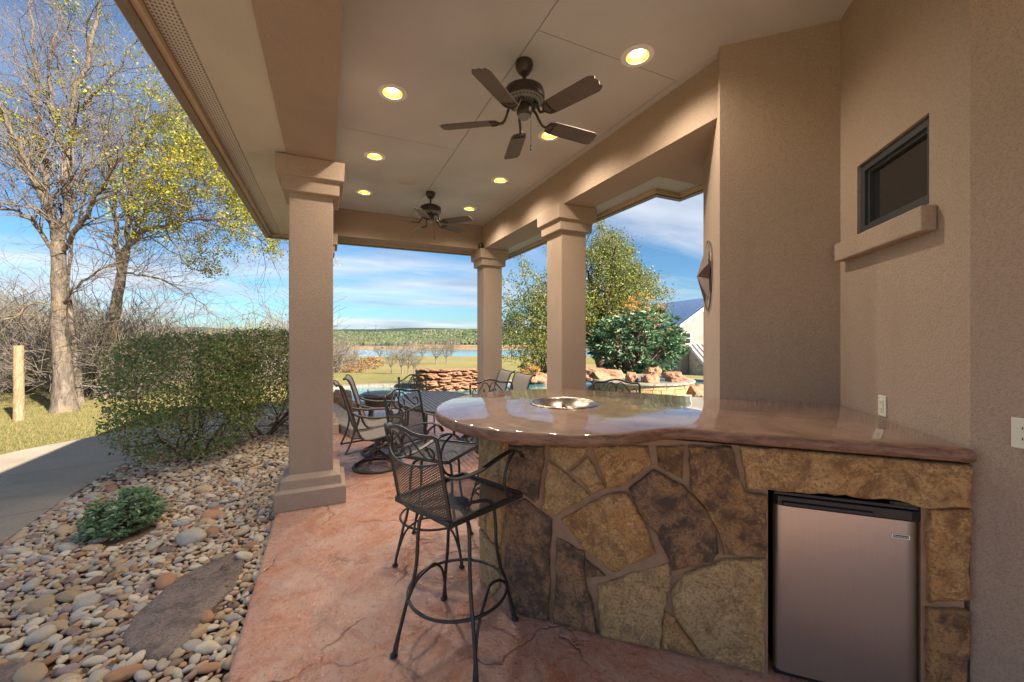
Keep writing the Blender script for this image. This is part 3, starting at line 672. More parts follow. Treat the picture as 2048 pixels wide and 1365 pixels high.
def fan(loc, rz, lab):
    t = thing('ceiling_fan', lab, 'ceiling fan', loc, rz, 'five bladed bronze ceiling fans')
    obj('canopy', MB().lathe([(.0001, 0), (.066, 0), (.07, -.02), (.066, -.05), (.045, -.085), (.03, -.10), (.0001, -.10)], n=28), M['bronze'], t, 50)
    obj('downrod', MB().lathe([(.014, -.09), (.014, -.22)], n=14), M['bronze'], t, 50)
    h = obj('motor_housing', MB().lathe([(.0001, -.185), (.05, -.187), (.11, -.20), (.15, -.225), (.16, -.26), (.158, -.30), (.148, -.305)], n=40), M['bronze'], t, 50)
    v = MB().lathe([(.148, -.303), (.12, -.325), (.06, -.335), (.0001, -.336)], n=40); vent = obj('vent_plate', v, M['vent_grey'], t, 50)
    sl = MB()
    for k in range(30):
        a = 2 * math.pi * k / 30; c, s = math.cos(a), math.sin(a); Mx = Matrix(((c, -s, 0, 0), (s, c, 0, 0), (0, 0, 1, 0), (0, 0, 0, 1)))
        sl.add([Mx @ Vector(q) for q in ((.095, -.006, -.3335), (.138, -.008, -.3135), (.138, .008, -.3135), (.095, .006, -.3335))], [(0, 1, 2, 3)])
        sl.add([Mx @ Vector(q) for q in ((.065, -.004, -.3375), (.088, -.005, -.3345), (.088, .005, -.3345), (.065, .004, -.3375))], [(0, 1, 2, 3)])
    obj('vent_slots', sl, M['dark_slot'], vent)
    obj('switch_housing', MB().lathe([(.055, -.33), (.062, -.345), (.06, -.40), (.05, -.425), (.02, -.435), (.0001, -.435)], n=28), M['bronze'], t, 50)
    obj('switch_cap', MB().lathe([(.051, -.424), (.035, -.442), (.0001, -.445)], n=24), M['vent_grey'], t, 50)
    ch = obj('pull_chain', MB().tube([(.035, -.03, -.42), (.04, -.035, -.44), (.04, -.035, -.66)], .0022, 5), M['bronze'], t)
    obj('chain_knob', MB().lathe([(.0001, .02), (.006, .018), (.004, 0), (.009, -.02), (.0001, -.03)], n=10, c=(.04, -.035, -.67)), M['bronze'], ch, 50)
    for k in range(5):
        a = 2 * math.pi * k / 5; pitch = R(-13)
        B = Matrix.Rotation(a, 4, 'Z') @ Matrix.Translation((0, 0, -.455)) @ Matrix.Rotation(pitch, 4, 'X')
        out = [(.215, -.055), (.25, -.066), (.40, -.071), (.635, -.074), (.66, -.062), (.675, -.05), (.667, -.03), (.677, 0), (.667, .03), (.675, .05), (.66, .062), (.635, .074), (.40, .071), (.25, .066), (.215, .055), (.20, 0)]
        b = obj('blade', MB().prism(out, -.0035, .0035, B), M['fan_blade'], t, recalc=True)
        ir = MB().tube([B @ Vector(q) for q in catmull([(.075, 0, .13), (.115, 0, .10), (.14, 0, .04), (.165, 0, .0), (.20, 0, -.01)], 4)], .011, 8)
        ir.tube([B @ Vector(q) for q in catmull([(.20, 0, -.008), (.225, -.04, -.008), (.27, -.052, -.007), (.255, -.03, -.008), (.26, 0, -.008), (.255, .03, -.008), (.27, .052, -.007), (.225, .04, -.008), (.20, 0, -.008)], 3)], .006, 6)
        obj('blade_iron', ir, M['bronze'], b, 60)
fan((1.39, 2.78, CZ), R(2), 'bronze five bladed ceiling fan hanging above the bar, nearest the niche')
fan((1.385, 5.884, CZ), R(27), 'bronze ceiling fan with pale lit blades above the dining table')
t = thing('corner_camera', 'small dark security lamp tucked in the far beam corner', 'lamp', (2.66, 7.2, 3.36))
obj('bracket', MB().box((-.02, -.02, -.06), (.06, .07, .0)), M['bronze'], t, bevel=.006, recalc=True)
obj('head', MB().lathe([(.0001, .0), (.03, .0), (.045, -.03), (.04, -.075), (.0001, -.08)], c=(-.01, -.04, .03), n=16), M['bronze'], t, 50)

# ------------------------------------------------------------------ bar
EX = Vector((.70711, -.70711, 0)); FX = Vector((.70711, .70711, 0))
def sd_pt(s, d, z=0): return EX * s + FX * d + Vector((0, 0, z))
DF = 3.12 / math.sqrt(2)
FC = Vector((1.40, 2.28, 0)); BOWL = Vector((1.469, 2.327, 0)); TOPZ = 1.16
def bar():
    t = thing('stone_bar', 'flagstone bar with rounded end and glossy brown counter', 'bar', (1.40, 1.72, 0)); TI = Matrix.Translation((-1.40, -1.72, 0))
    def bobj(name, mb, mat, **k):
        o = obj(name, mb, M[mat], t, **k); o.matrix_parent_inverse = TI; return o
    C0 = Vector((.955, 2.165, 0)); A = Vector((.913, 2.453, 0))
    poly = [sd_pt(1.195, DF), sd_pt(1.055, DF), sd_pt(1.055, 2.74), sd_pt(.49, 2.74), sd_pt(.49, DF), C0, A, (1.03, 2.72), (1.35, 2.86), (1.75, 2.74), (2.55, 2.08), (3.05, 1.58)]
    mb = MB().prism([(p[0], p[1]) for p in poly], 0, 1.085)
    lintel = [sd_pt(1.0549, DF), sd_pt(1.0549, 2.73), sd_pt(.4901, 2.73), sd_pt(.4901, DF)]
    mb.prism([(p.x, p.y) for p in lintel], .905, 1.084); bobj('mortar_body', mb, 'mortar', recalc=True)
    # countertop
    o = [sd_pt(1.207, 2.155)]
    o += [sd_pt(s, 2.155) for s in np.linspace(1.16, .12, 10)]
    o.append(Vector((1.515, 1.462, 0)))
    for a in np.linspace(R(-84), R(-320), 46): o.append(FC + Vector((.815 * math.cos(a), .815 * math.sin(a), 0)))
    o += [Vector((2.33, 2.48, 0)), Vector((2.60, 2.05, 0)), Vector((2.68, 1.965, 0)), Vector((3.135, 1.505, 0)), Vector((2.435, .722, 0))]
    n = len(o); ar = sum(o[i].x * o[(i + 1) % n].y - o[(i + 1) % n].x * o[i].y for i in range(n)); sg = 1 if ar > 0 else -1
    nr = []
    for i in range(n):
        d = (o[(i + 1) % n] - o[i - 1]).normalized(); nr.append(Vector((-d.y, d.x, 0)) * sg)
    def ring(ins, z): return [Vector((o[i].x + nr[i].x * ins, o[i].y + nr[i].y * ins, z)) for i in range(n)]
    mb = MB(); levels = [(.03, TOPZ - .061), (.012, TOPZ - .057), (.003, TOPZ - .047), (.0, TOPZ - .032), (.004, TOPZ - .016), (.014, TOPZ - .004), (.028, TOPZ)]
    for ins, z in levels: mb.v += [q[:] for q in ring(ins, z)]
    for l in range(len(levels) - 1): mb.f += [(l * n + k, l * n + (k + 1) % n, (l + 1) * n + (k + 1) % n, (l + 1) * n + k) for k in range(n)]
    mb.f.append(tuple(range(n)))
    hole = [BOWL + Vector((.222 * math.cos(a), .222 * math.sin(a), 0)) for a in np.linspace(0, 2 * math.pi, 40, endpoint=False)]
    if sg > 0: hole = hole[::-1]
    top = ring(.028, 0); tri = tessellate_polygon([[Vector((p.x, p.y, 0)) for p in top], hole]); allp = top + hole; b = len(mb.v)
    mb.v += [(p.x, p.y, TOPZ) for p in allp]; mb.f += [tuple(b + i for i in f) for f in tri]
    ct = obj('countertop', mb, M['polished_counter'], t, 35); ct.matrix_parent_inverse = TI
    bm = bmesh.new(); bm.from_mesh(ct.data); bmesh.ops.remove_doubles(bm, verts=bm.verts, dist=.0005); bmesh.ops.recalc_face_normals(bm, faces=bm.faces); bm.to_mesh(ct.data); bm.free()
    ct.data.polygons.foreach_set('use_smooth', [True] * len(ct.data.polygons)); ct.data.set_sharp_from_angle(angle=R(35))
    ct.data.materials.append(M['counter_edge'])
    for p in ct.data.polygons:
        if p.normal.z < .93: p.material_index = 1
    # stones
    c7 = lambda x, y: (940 + x / 2.184, 740 + y / 2.184)
    c8 = lambda x, y: (1400 + x / 2.1836, 740 + y / 2.1836)
    r8 = lambda x, y: (940 + x / 3.411, 860 + y / 3.411)
    S = [('stone_dark', c7, [(172, 330), (330, 330), (322, 420), (300, 560), (285, 572), (170, 502)]),
         ('stone_olive', c7, [(350, 330), (525, 330), (510, 365), (422, 438), (350, 385)]),
         ('stone_olive', c7, [(345, 392), (425, 452), (525, 545), (360, 637), (316, 602)]),
         ('stone_olive', c7, [(440, 442), (518, 374), (592, 515), (535, 540)]),
         ('stone_gold', c7, [(535, 330), (776, 330), (792, 413), (655, 505), (600, 514)]),
         ('stone_gold', c7, [(395, 652), (600, 537), (688, 532), (750, 640), (812, 790), (625, 884), (498, 782)]),
         ('stone_dark', c7, [(693, 514), (800, 432), (930, 498), (1062, 650), (1084, 795), (1055, 832), (888, 878), (820, 722), (755, 650)]),
         ('stone_brown', c7, [(812, 330), (938, 330), (928, 474), (822, 415)]),
         ('stone_brown', c7, [(952, 330), (1142, 330), (1186, 498), (1204, 532), (1292, 540), (1290, 802), (1110, 806), (1078, 685), (958, 512)]),
         ('stone_dark', c7, [(163, 590), (240, 560), (358, 650), (352, 830), (346, 1108), (190, 1065), (148, 885)]),
         ('stone_dark', c7, [(382, 733), (500, 790), (506, 920), (532, 1000), (562, 1150), (368, 1103)]),
         ('stone_dark', c7, [(503, 818), (592, 892), (514, 902)]),
         ('stone_olive', c7, [(558, 935), (690, 890), (868, 842), (884, 910), (846, 1040), (828, 1212), (572, 1152)]),
         ('stone_olive', c7, [(876, 965), (938, 882), (1110, 822), (1287, 818), (1287, 1318), (1022, 1250), (900, 1075)]),
         ('stone_gold', c7, [(850, 1052), (888, 1072), (1012, 1245), (834, 1210)]),
         ('stone_gold', c8, [(168, 330), (1168, 380), (1166, 592), (975, 596), (950, 583), (840, 562), (300, 520), (200, 512)]),
         ('stone_gold', c8, [(984, 606), (1166, 602), (1168, 995), (984, 1008)]),
         ('stone_brown', c8, [(982, 1034), (1166, 1040), (1166, 1470), (982, 1470)])]
    d = (A - C0).normalized(); nl = Vector((-d.y, d.x, 0)); kl = nl.dot(C0)
    L = [('stone_pale', [(75, 60), (132, 60), (135, 345), (78, 325)]), ('stone_pale', [(140, 60), (232, 60), (216, 372), (140, 350)]), ('stone_gold', [(222, 60), (258, 60), (268, 372), (226, 360)]),
         ('stone_pale', [(78, 360), (122, 372), (128, 690), (78, 655)]), ('stone_gold', [(130, 380), (252, 400), (248, 560), (214, 790), (165, 755), (132, 690)]), ('stone_pale', [(78, 668), (165, 770), (216, 805), (212, 1075), (160, 1120), (80, 1040)])]
    rnd = random.Random(11)
    def stone(mat, W, out, depth):
        # refine edges, jitter, then three rings for a rounded broken edge
        ctr = sum(W, Vector()) / len(W); ax = Vector((-out.y, out.x, 0)); pts = []
        for i in range(len(W)):
            a, b = W[i], W[(i + 1) % len(W)]; m = max(2, int((b - a).length / .035))
            for k in range(m):
                p = a.lerp(b, k / m); j = .0055 if k else .003
                pts.append(p + ax * rnd.uniform(-j, j) + Vector((0, 0, rnd.uniform(-j, j))))
        for p in pts: p.z = min(1.088, max(.004, p.z))
        m = len(pts); mb = MB(); ta, tb = rnd.uniform(-.05, .05), rnd.uniform(-.05, .05)
        for ins, dep in ((0, -.002), (0, depth * .6), (.007, depth), (.03, depth + .004)):
            for p in pts:
                v = ctr - p; q = p + v * min(.8, ins / max(v.length, .01)) + out * (dep + ((.006 * mnoise.noise(p * 16) + (p - ctr).dot(ax) * ta + (p.z - ctr.z) * tb) if dep > 0 else 0)); mb.v.append(q[:])
        for l in range(3): mb.f += [(l * m + k, l * m + (k + 1) % m, (l + 1) * m + (k + 1) % m, (l + 1) * m + k) for k in range(m)]
        mb.v.append((ctr + out * (depth + .006))[:]); c_ = len(mb.v) - 1
        mb.f += [(3 * m + k, 3 * m + (k + 1) % m, c_) for k in range(m)]
        bobj('stone', mb, mat, smooth=50, recalc=True)
    for mat, f, P in S: stone(mat, [ppl(*f(*p), 1, 1, 3.12) for p in P], -FX, rnd.uniform(.018, .034))
    for mat, P in L: stone(mat, [ppl(*r8(*p), nl.x, nl.y, kl) for p in P], nl if nl.x < 0 else -nl, rnd.uniform(.015, .028))
    # bowl let into the counter
    b = thing('steel_bowl', 'round steel drop-in bowl with centre tube set in the counter', 'bowl', BOWL + Vector((0, 0, TOPZ)))
    obj('rim', MB().lathe([(.205, .0), (.212, .007), (.226, .010), (.238, .006), (.24, .0012)], n=56), M['bowl_steel'], b, 60)
    obj('bowl', MB().lathe([(.2055, .001), (.195, -.012), (.165, -.05), (.12, -.066), (.0001, -.068)], n=56), M['bowl_steel'], b, 60)
    obj('centre_tube', MB().lathe([(.018, -.066), (.02, .0), (.02, .006), (.014, .006), (.014, -.03)], n=24), M['bowl_steel'], b, 60)
bar()

# ------------------------------------------------------------------ refrigerator in the bar front
def fridge():
    o = sd_pt(.7815, DF); t = thing('mini_fridge', 'small stainless steel bar refrigerator with black top handle in stone bar', 'refrigerator', o)
    FM = Matrix(((EX.x, FX.x, 0, 0), (EX.y, FX.y, 0, 0), (0, 0, 1, 0), (0, 0, 0, 1))); w = .266
    obj('cabinet', MB().box((-w + .006, .035, .012), (w - .004, .50, .885), FM), M['fridge_body'], t, bevel=.008, recalc=True)
    dmb = MB(); prof = [(-w, .03), (-w, .012), (-w + .006, .002), (-w + .022, -.010), (-w + .05, -.014), (w - .05, -.014), (w - .02, -.010), (w - .005, .0), (w, .012), (w, .03)]
    dmb.prism(prof, .045, .822, FM); obj('door', dmb, M['brushed_steel'], t, 40, recalc=True)
    hd = obj('handle_trim', MB().prism([(-w - .002, .034), (-w - .002, .006), (-w + .012, -.014), (w - .03, -.016), (w + .004, -.004), (w + .004, .034)], .8235, .868, FM), M['black_plastic'], t, bevel=.004, recalc=True)
    obj('handle_lip', MB().box((-w + .03, -.028, .828), (w - .16, -.016, .846), FM), M['black_plastic'], hd, bevel=.004, recalc=True)
    obj('top_trim', MB().box((-w, -.002, .869), (w, .05, .884), FM), M['black_plastic'], hd, bevel=.003, recalc=True)
    obj('hinge_cap', MB().prism([(w - .10, .03), (w - .10, .0), (w - .085, -.014), (w, -.008), (w + .004, .03)], .8845, .902, FM), M['black_plastic'], t, bevel=.003, recalc=True)
    obj('kick_plate', MB().box((-w + .005, .02, .004), (w - .005, .05, .04), FM), M['black_plastic'], t, bevel=.004, recalc=True)
    bd = obj('badge', MB().box((w - .098, -.0168, .745), (w - .036, -.0142, .763), FM), M['white_trim'], t, recalc=True)
    obj('badge_field', MB().box((w - .093, -.0176, .748), (w - .041, -.0169, .760), FM), M['black_plastic'], bd, recalc=True)
    cu = bpy.data.curves.new('lettering', 'FONT'); cu.body = 'Kenmore'; cu.size = .0125; cu.align_x = 'CENTER'; cu.align_y = 'CENTER'; cu.extrude = .0002
    tmp = bpy.data.objects.new('tmp', cu); COL.objects.link(tmp); dg = bpy.context.evaluated_depsgraph_get(); me = bpy.data.meshes.new_from_object(tmp.evaluated_get(dg)); bpy.data.objects.remove(tmp)
    l = link_mesh('lettering', me, M['white_trim'], bd); l.matrix_local = FM @ Matrix.Translation((w - .067, -.0180, .754)) @ Matrix.Rotation(R(90), 4, 'X')
fridge()

# ------------------------------------------------------------------ iron bar stools
def back_x(y, z, z0=.76, w=.215):
    return -.225 - .055 * (1 - min(1, (abs(y) / w) ** 2)) - .20 * (z - z0)
SCROLL = [(-.150, .047), (-.163, .060), (-.182, .052), (-.190, .028), (-.176, .008), (-.150, .010), (-.120, .036), (-.085, .080), (-.050, .112), (-.020, .098), (-.002, .062), (-.006, .026), (-.030, .004), (-.056, .014), (-.062, .040), (-.050, .056)]
def make_stool(lab, base_rot):
    t = thing('bar_stool', lab, 'bar stool', (0, 0, 0), 0, 'black wrought iron bar stools around the counter')
    I = M['black_iron']; h = .235
    fr = MB()
    cs = [(-h, -.225), (h + .01, -.24), (h + .01, .24), (-h, .225)]
    for i in range(4):
        a, b = Vector((*cs[i], .757)), Vector((*cs[(i + 1) % 4], .757)); fr.bar(a, b, .022, .026)
    obj('seat_frame', fr, I, t, bevel=.003)
    obj('seat_mesh', MB().sheet([[(-h, -.225 + .45 * k / 6, .763) for k in range(7)], [(0, -.232 + .464 * k / 6, .759) for k in range(7)], [(h + .01, -.24 + .48 * k / 6, .763) for k in range(7)]]), M['mesh_seat'], t)
    zs = np.linspace(.775, 1.045, 8); ys = np.linspace(-.212, .212, 15)
    obj('back_mesh', MB().sheet([[(back_x(y, z - (.03 * (1 - (y / .212) ** 2) if i == 7 else 0)), y, z - (.035 * (1 - (y / .212) ** 2) if i == 7 else 0)) for y in ys] for i, z in enumerate(zs)]), M['mesh_back'], t)
    for s in (-1, 1):
        obj('back_post', MB().tube([(back_x(s * .215, z), s * .215, z) for z in (.735, .80, .90, 1.0, 1.08, 1.13)], .0095, 8), I, t, 60)
    crest = [(-.215, 1.13), (-.212, 1.155), (-.195, 1.168), (-.16, 1.166), (-.10, 1.172), (-.05, 1.188), (0, 1.195), (.05, 1.188), (.10, 1.172), (.16, 1.166), (.195, 1.168), (.212, 1.155), (.215, 1.13)]
    obj('crest_rail', MB().tube([(back_x(y, z), y, z) for y, z in [(q.x, q.y) for q in catmull([(a, b, 0) for a, b in crest], 3)]], .0095, 8), I, t, 60)
    obj('back_rail', MB().tube([(back_x(y, .775), y, .775) for y in np.linspace(-.213, .213, 13)], .007, 6), I, t, 60)
    obj('back_rail', MB().tube([(back_x(y, 1.045 - .035 * (1 - (y / .213) ** 2)), y, 1.045 - .035 * (1 - (y / .213) ** 2)) for y in np.linspace(-.213, .213, 13)], .005, 6), I, t, 60)
    for s in (-1, 1):
        P = [(q.x * s, 1.052 + q.y * 1.02) for q in catmull([(a, b, 0) for a, b in SCROLL], 4)]
        obj('scroll', MB().tube([(back_x(y, z) + .002, y, z) for y, z in P], .0055, 6), I, t, 60)
    for s in (-1, 1):
        A = catmull([(-.27, s * .222, .985), (-.20, s * .238, .962), (-.08, s * .255, .972), (.06, s * .262, 1.012), (.15, s * .262, 1.022), (.205, s * .262, 1.0), (.225, s * .262, .972)], 5)
        mb = MB()
        for a, b in zip(A[:-1], A[1:]): mb.bar(a, b + (b - a).normalized() * .002, .030, .006)
        ar = obj('armrest', mb, I, t)
        obj('arm_support', MB().tube(catmull([(.17, s * .258, 1.012), (.11, s * .262, .965), (.085, s * .262, .88), (.12, s * .255, .79), (.20, s * .245, .757)], 6), .0075, 7), I, ar, 60)
    B = Matrix.Rotation(base_rot, 4, 'Z')
    pl = obj('swivel_plate', MB().lathe([(.0001, .735), (.06, .733), (.06, .715), (.04, .70), (.0001, .70)], n=20), I, t, 40)
    for k in range(4):
        Rk = B @ Matrix.Rotation(R(45 + 90 * k), 4, 'Z')
        P = [Rk @ Vector(q) for q in catmull([(.05, 0, .708), (.14, 0, .712), (.195, 0, .685), (.212, 0, .60), (.22, 0, .45), (.245, 0, .32), (.268, 0, .26), (.30, 0, .14), (.325, 0, .05), (.332, 0, .012)], 4)]
        lg = obj('leg', MB().tube(P, .0098, 8), I, t, 60)
        obj('foot', MB().lathe([(.0001, .0), (.019, .002), (.021, .009), (.012, .018), (.0001, .02)], c=(Rk @ Vector((.333, 0, 0))), n=14), I, lg, 50)
    obj('foot_ring', MB().tube([(.262 * math.cos(a), .262 * math.sin(a), .27) for a in np.linspace(0, 2 * math.pi, 48, endpoint=False)], .0085, 8, True), I, t, 60)
    for k in (0, 2):
        a, b = (B @ Matrix.Rotation(R(45 + 90 * k), 4, 'Z')), (B @ Matrix.Rotation(R(135 + 90 * k), 4, 'Z'))
        m = B @ Matrix.Rotation(R(90 + 90 * k), 4, 'Z')
        P = catmull([a @ Vector((.325, -.012, .02)), a @ Vector((.30, .004, .13)), a @ Vector((.265, .03, .235)), m @ Vector((.205, -.085, .305)), m @ Vector((.19, 0, .325)), m @ Vector((.205, .085, .305)), b @ Vector((.265, -.03, .235)), b @ Vector((.30, -.004, .13)), b @ Vector((.325, .012, .02))], 5)
        obj('brace_arch', MB().tube(P, .0078, 7), I, t, 60)
    return t
s1 = make_stool('black wrought iron bar stool with mesh seat standing clear before the stone bar', R(20)); s1.location = (.635, 2.065, 0); s1.rotation_euler.z = R(23)
for (x, y, a, lab) in ((.745, 2.99, -47, 'wrought iron bar stool tucked at the counter end beside the sling chairs'), (1.42, 3.24, -90, 'bar stool across the counter in front of the far corner column'), (2.33, 2.80, -126, 'bar stool across the counter in front of the raised spa')):
    c = copy_tree(s1); c.location = (x, y, 0); c.rotation_euler.z = R(a); c['label'] = lab

# ------------------------------------------------------------------ dining furniture
def make_sling(lab):
    t = thing('swivel_chair', lab, 'patio chair', (0, 0, 0), 0, 'grey sling swivel chairs at the dining table'); D = M['table_metal']
    prof = catmull([(.27, 0, .41), (.24, 0, .445), (.10, 0, .435), (-.10, 0, .405), (-.20, 0, .415), (-.26, 0, .50), (-.32, 0, .70), (-.38, 0, .90), (-.425, 0, 1.02), (-.465, 0, 1.06), (-.50, 0, 1.055)], 4)
    obj('sling', MB().sheet([[(p.x, y, p.z - .012 * (1 - (y / .25) ** 2)) for y in np.linspace(-.245, .245, 7)] for p in prof]), M['sling_fabric'], t, 80)
    for s in (-1, 1): obj('side_rail', MB().tube([(p.x, s * .252, p.z) for p in prof], .014, 8), D, t, 60)
    for x, z in ((.26, .42), (-.49, 1.052)): obj('cross_rail', MB().tube([(x, -.25, z), (x, .25, z)], .012, 8), D, t, 60)
    for s in (-1, 1):
        obj('armrest', MB().tube(catmull([(-.33, s * .262, .74), (-.26, s * .29, .70), (-.10, s * .30, .665), (.08, s * .30, .66), (.20, s * .298, .64), (.245, s * .292, .58), (.22, s * .285, .48), (.10, s * .27, .36), (-.05, s * .24, .30)], 5), .014, 8), D, t, 60)
        obj('rear_brace', MB().tube(catmull([(-.345, s * .258, .78), (-.30, s * .262, .58), (-.34, s * .255, .40), (-.40, s * .25, .27)], 5), .011, 8), D, t, 60)
        obj('under_rail', MB().tube([(-.40, s * .25, .27), (-.05, s * .20, .30), (.06, s * .10, .32)], .011, 8), D, t, 60)
    obj('swivel_hub', MB().lathe([(.0001, .36), (.11, .355), (.11, .335), (.035, .32), (.03, .20), (.045, .19), (.045, .15), (.0001, .15)], n=20), D, t, 40)
    for k in range(4):
        a = R(45 + 90 * k); obj('spoke', MB().tube([(.03 * math.cos(a), .03 * math.sin(a), .19), (.15 * math.cos(a), .15 * math.sin(a), .10), (.272 * math.cos(a), .272 * math.sin(a), .03)], .014, 7), D, t, 60)
    obj('base_ring', MB().tube([(.28 * math.cos(a), .28 * math.sin(a), .020) for a in np.linspace(0, 2 * math.pi, 36, endpoint=False)], .0195, 8, True), D, t, 60)
    return t
c1 = make_sling('grey sling swivel chair on ring base beside the stucco column, back to the rocks'); c1.location = (.56, 5.18, 0); c1.rotation_euler.z = R(4)
for (x, y, a, lab) in ((.70, 5.80, -6, 'sling swivel chair half hidden behind the one by the column'), (2.16, 5.22, 182, 'grey sling swivel chair with its back to the pool beside the corner column'), (2.14, 5.86, 176, 'sling swivel chair farther along the pool side of the table')):
    c = copy_tree(c1); c.location = (x, y, 0); c.rotation_euler.z = R(a); c['label'] = lab
def table():
    t = thing('dining_table', 'oval slatted metal dining table under the far fan', 'table', (1.44, 5.55, 0)); D = M['table_metal']; a, b = .56, .98
    ring = [(a * math.cos(k), b * math.sin(k), .715) for k in np.linspace(0, 2 * math.pi, 48, endpoint=False)]
    mb = MB(); n = 48
    for dz0, k in ((0, 1), (-.035, 1), (-.035, .95), (0, .95)): mb.v += [(x * k, y * k, z + dz0) for x, y, z in ring]
    for l in range(4): mb.f += [(l * n + i, l * n + (i + 1) % n, ((l + 1) % 4) * n + (i + 1) % n, ((l + 1) % 4) * n + i) for i in range(n)]
    obj('table_rim', mb, D, t, 40, recalc=True)
    w = .042
    for k in range(-10, 11):
        x = k * (w + .012); 
        if abs(x) > a * .93: continue
        l = b * .955 * math.sqrt(1 - (x / a) ** 2); obj('slat', MB().box((x - w / 2, -l, .702), (x + w / 2, l, .713)), D, t)
    obj('umbrella_hole', MB().lathe([(.025, .714), (.04, .717), (.045, .7135)], n=20), D, t, 40)
    obj('apron', MB().tube([(x * .8, y * .8, .685) for x, y, z in ring], .012, 6, True), D, t, 60)
    for sx in (-1, 1):
        for sy in (-1, 1): obj('leg', MB().tube(catmull([(sx * .36, sy * .60, .69), (sx * .34, sy * .58, .45), (sx * .36, sy * .60, .2), (sx * .42, sy * .68, .0)], 4), .02, 8), D, t, 60)
table()
def iron_chair():
    t = thing('iron_chair', 'black iron dining chair with arched scroll back at the table end', 'patio chair', (1.36, 6.78, 0), R(-88)); I = M['black_iron']
    fr = MB()
    cs = [(-.22, -.23), (.22, -.24), (.22, .24), (-.22, .23)]
    for i in range(4): fr.bar((*cs[i], .43), (*cs[(i + 1) % 4], .43), .024, .024)
    obj('seat_frame', fr, I, t, bevel=.003); obj('seat_mesh', MB().sheet([[(-.22, -.22, .436), (-.22, .22, .436)], [(.22, -.23, .436), (.22, .23, .436)]]), M['mesh_seat'], t)
    for s in (-1, 1):
        obj('leg', MB().tube([(.21, s * .23, .43), (.235, s * .245, .0)], .012, 8), I, t, 60)
        p = obj('leg', MB().tube([(-.26, s * .24, .0), (-.225, s * .235, .40), (-.26, s * .235, .65), (-.31, s * .235, .86)], .015, 8), I, t, 60)
        obj('finial', MB().lathe([(.0001, .03), (.018, .025), (.024, .0), (.018, -.02), (.0001, -.02)], c=(-.312, s * .235, .88), n=12), I, p, 50)
    bx = lambda z: -.225 - .19 * (z - .40)
    obj('crest_rail', MB().tube([(bx(q.y), q.x, q.y) for q in catmull([(-.235, .83, 0), (-.15, .86, 0), (-.07, .92, 0), (0, .935, 0), (.07, .92, 0), (.15, .86, 0), (.235, .83, 0)], 5)], .013, 8), I, t, 60)
    obj('back_rail', MB().tube([(bx(.58), -.235, .58), (bx(.58), .235, .58)], .009, 8), I, t, 60)
    for s in (-1, 1):
        P = catmull([(.0, .60, 0), (.03, .70, 0), (.03, .80, 0), (.0, .90, 0), (-.06, .82, 0), (-.09, .72, 0), (-.14, .68, 0), (-.18, .72, 0), (-.17, .78, 0), (-.13, .77, 0)], 5)
        obj('scroll', MB().tube([(bx(q.y), s * q.x, q.y) for q in P], .008, 6), I, t, 60)
        P = catmull([(-.19, .60, 0), (-.15, .66, 0), (-.10, .62, 0), (-.06, .66, 0), (-.03, .62, 0)], 5); obj('scroll', MB().tube([(bx(q.y), s * q.x, q.y) for q in P], .006, 6), I, t, 60)
iron_chair()
def fire_pit():
    t = thing('fire_pit', 'round black metal fire pit with lid and wire handles beyond the table', 'fire pit', (.92, 8.12, 0)); D = M['table_metal']
    obj('bowl', MB().lathe([(.0001, .20), (.16, .21), (.26, .28), (.30, .42), (.30, .46)], n=36), D, t, 50)
    obj('rim', MB().lathe([(.29, .455), (.37, .46), (.39, .468), (.39, .485), (.37, .49), (.29, .485)], n=40), D, t, 40)
    ld = obj('lid', MB().lathe([(.33, .491), (.32, .515), (.2, .53), (.0001, .535)], n=36), D, t, 50)
    for s in (-1, 1): obj('handle', MB().tube(catmull([(s * .22, -.09, .515), (s * .22, -.09, .575), (s * .22, .09, .575), (s * .22, .09, .515)], 4), .006, 6), M['black_iron'], ld, 60)
    for k in range(4):
        a = R(45 + 90 * k); obj('leg', MB().tube([(.22 * math.cos(a), .22 * math.sin(a), .30), (.25 * math.cos(a), .25 * math.sin(a), .0)], .03, 8), D, t, 60)
fire_pit()

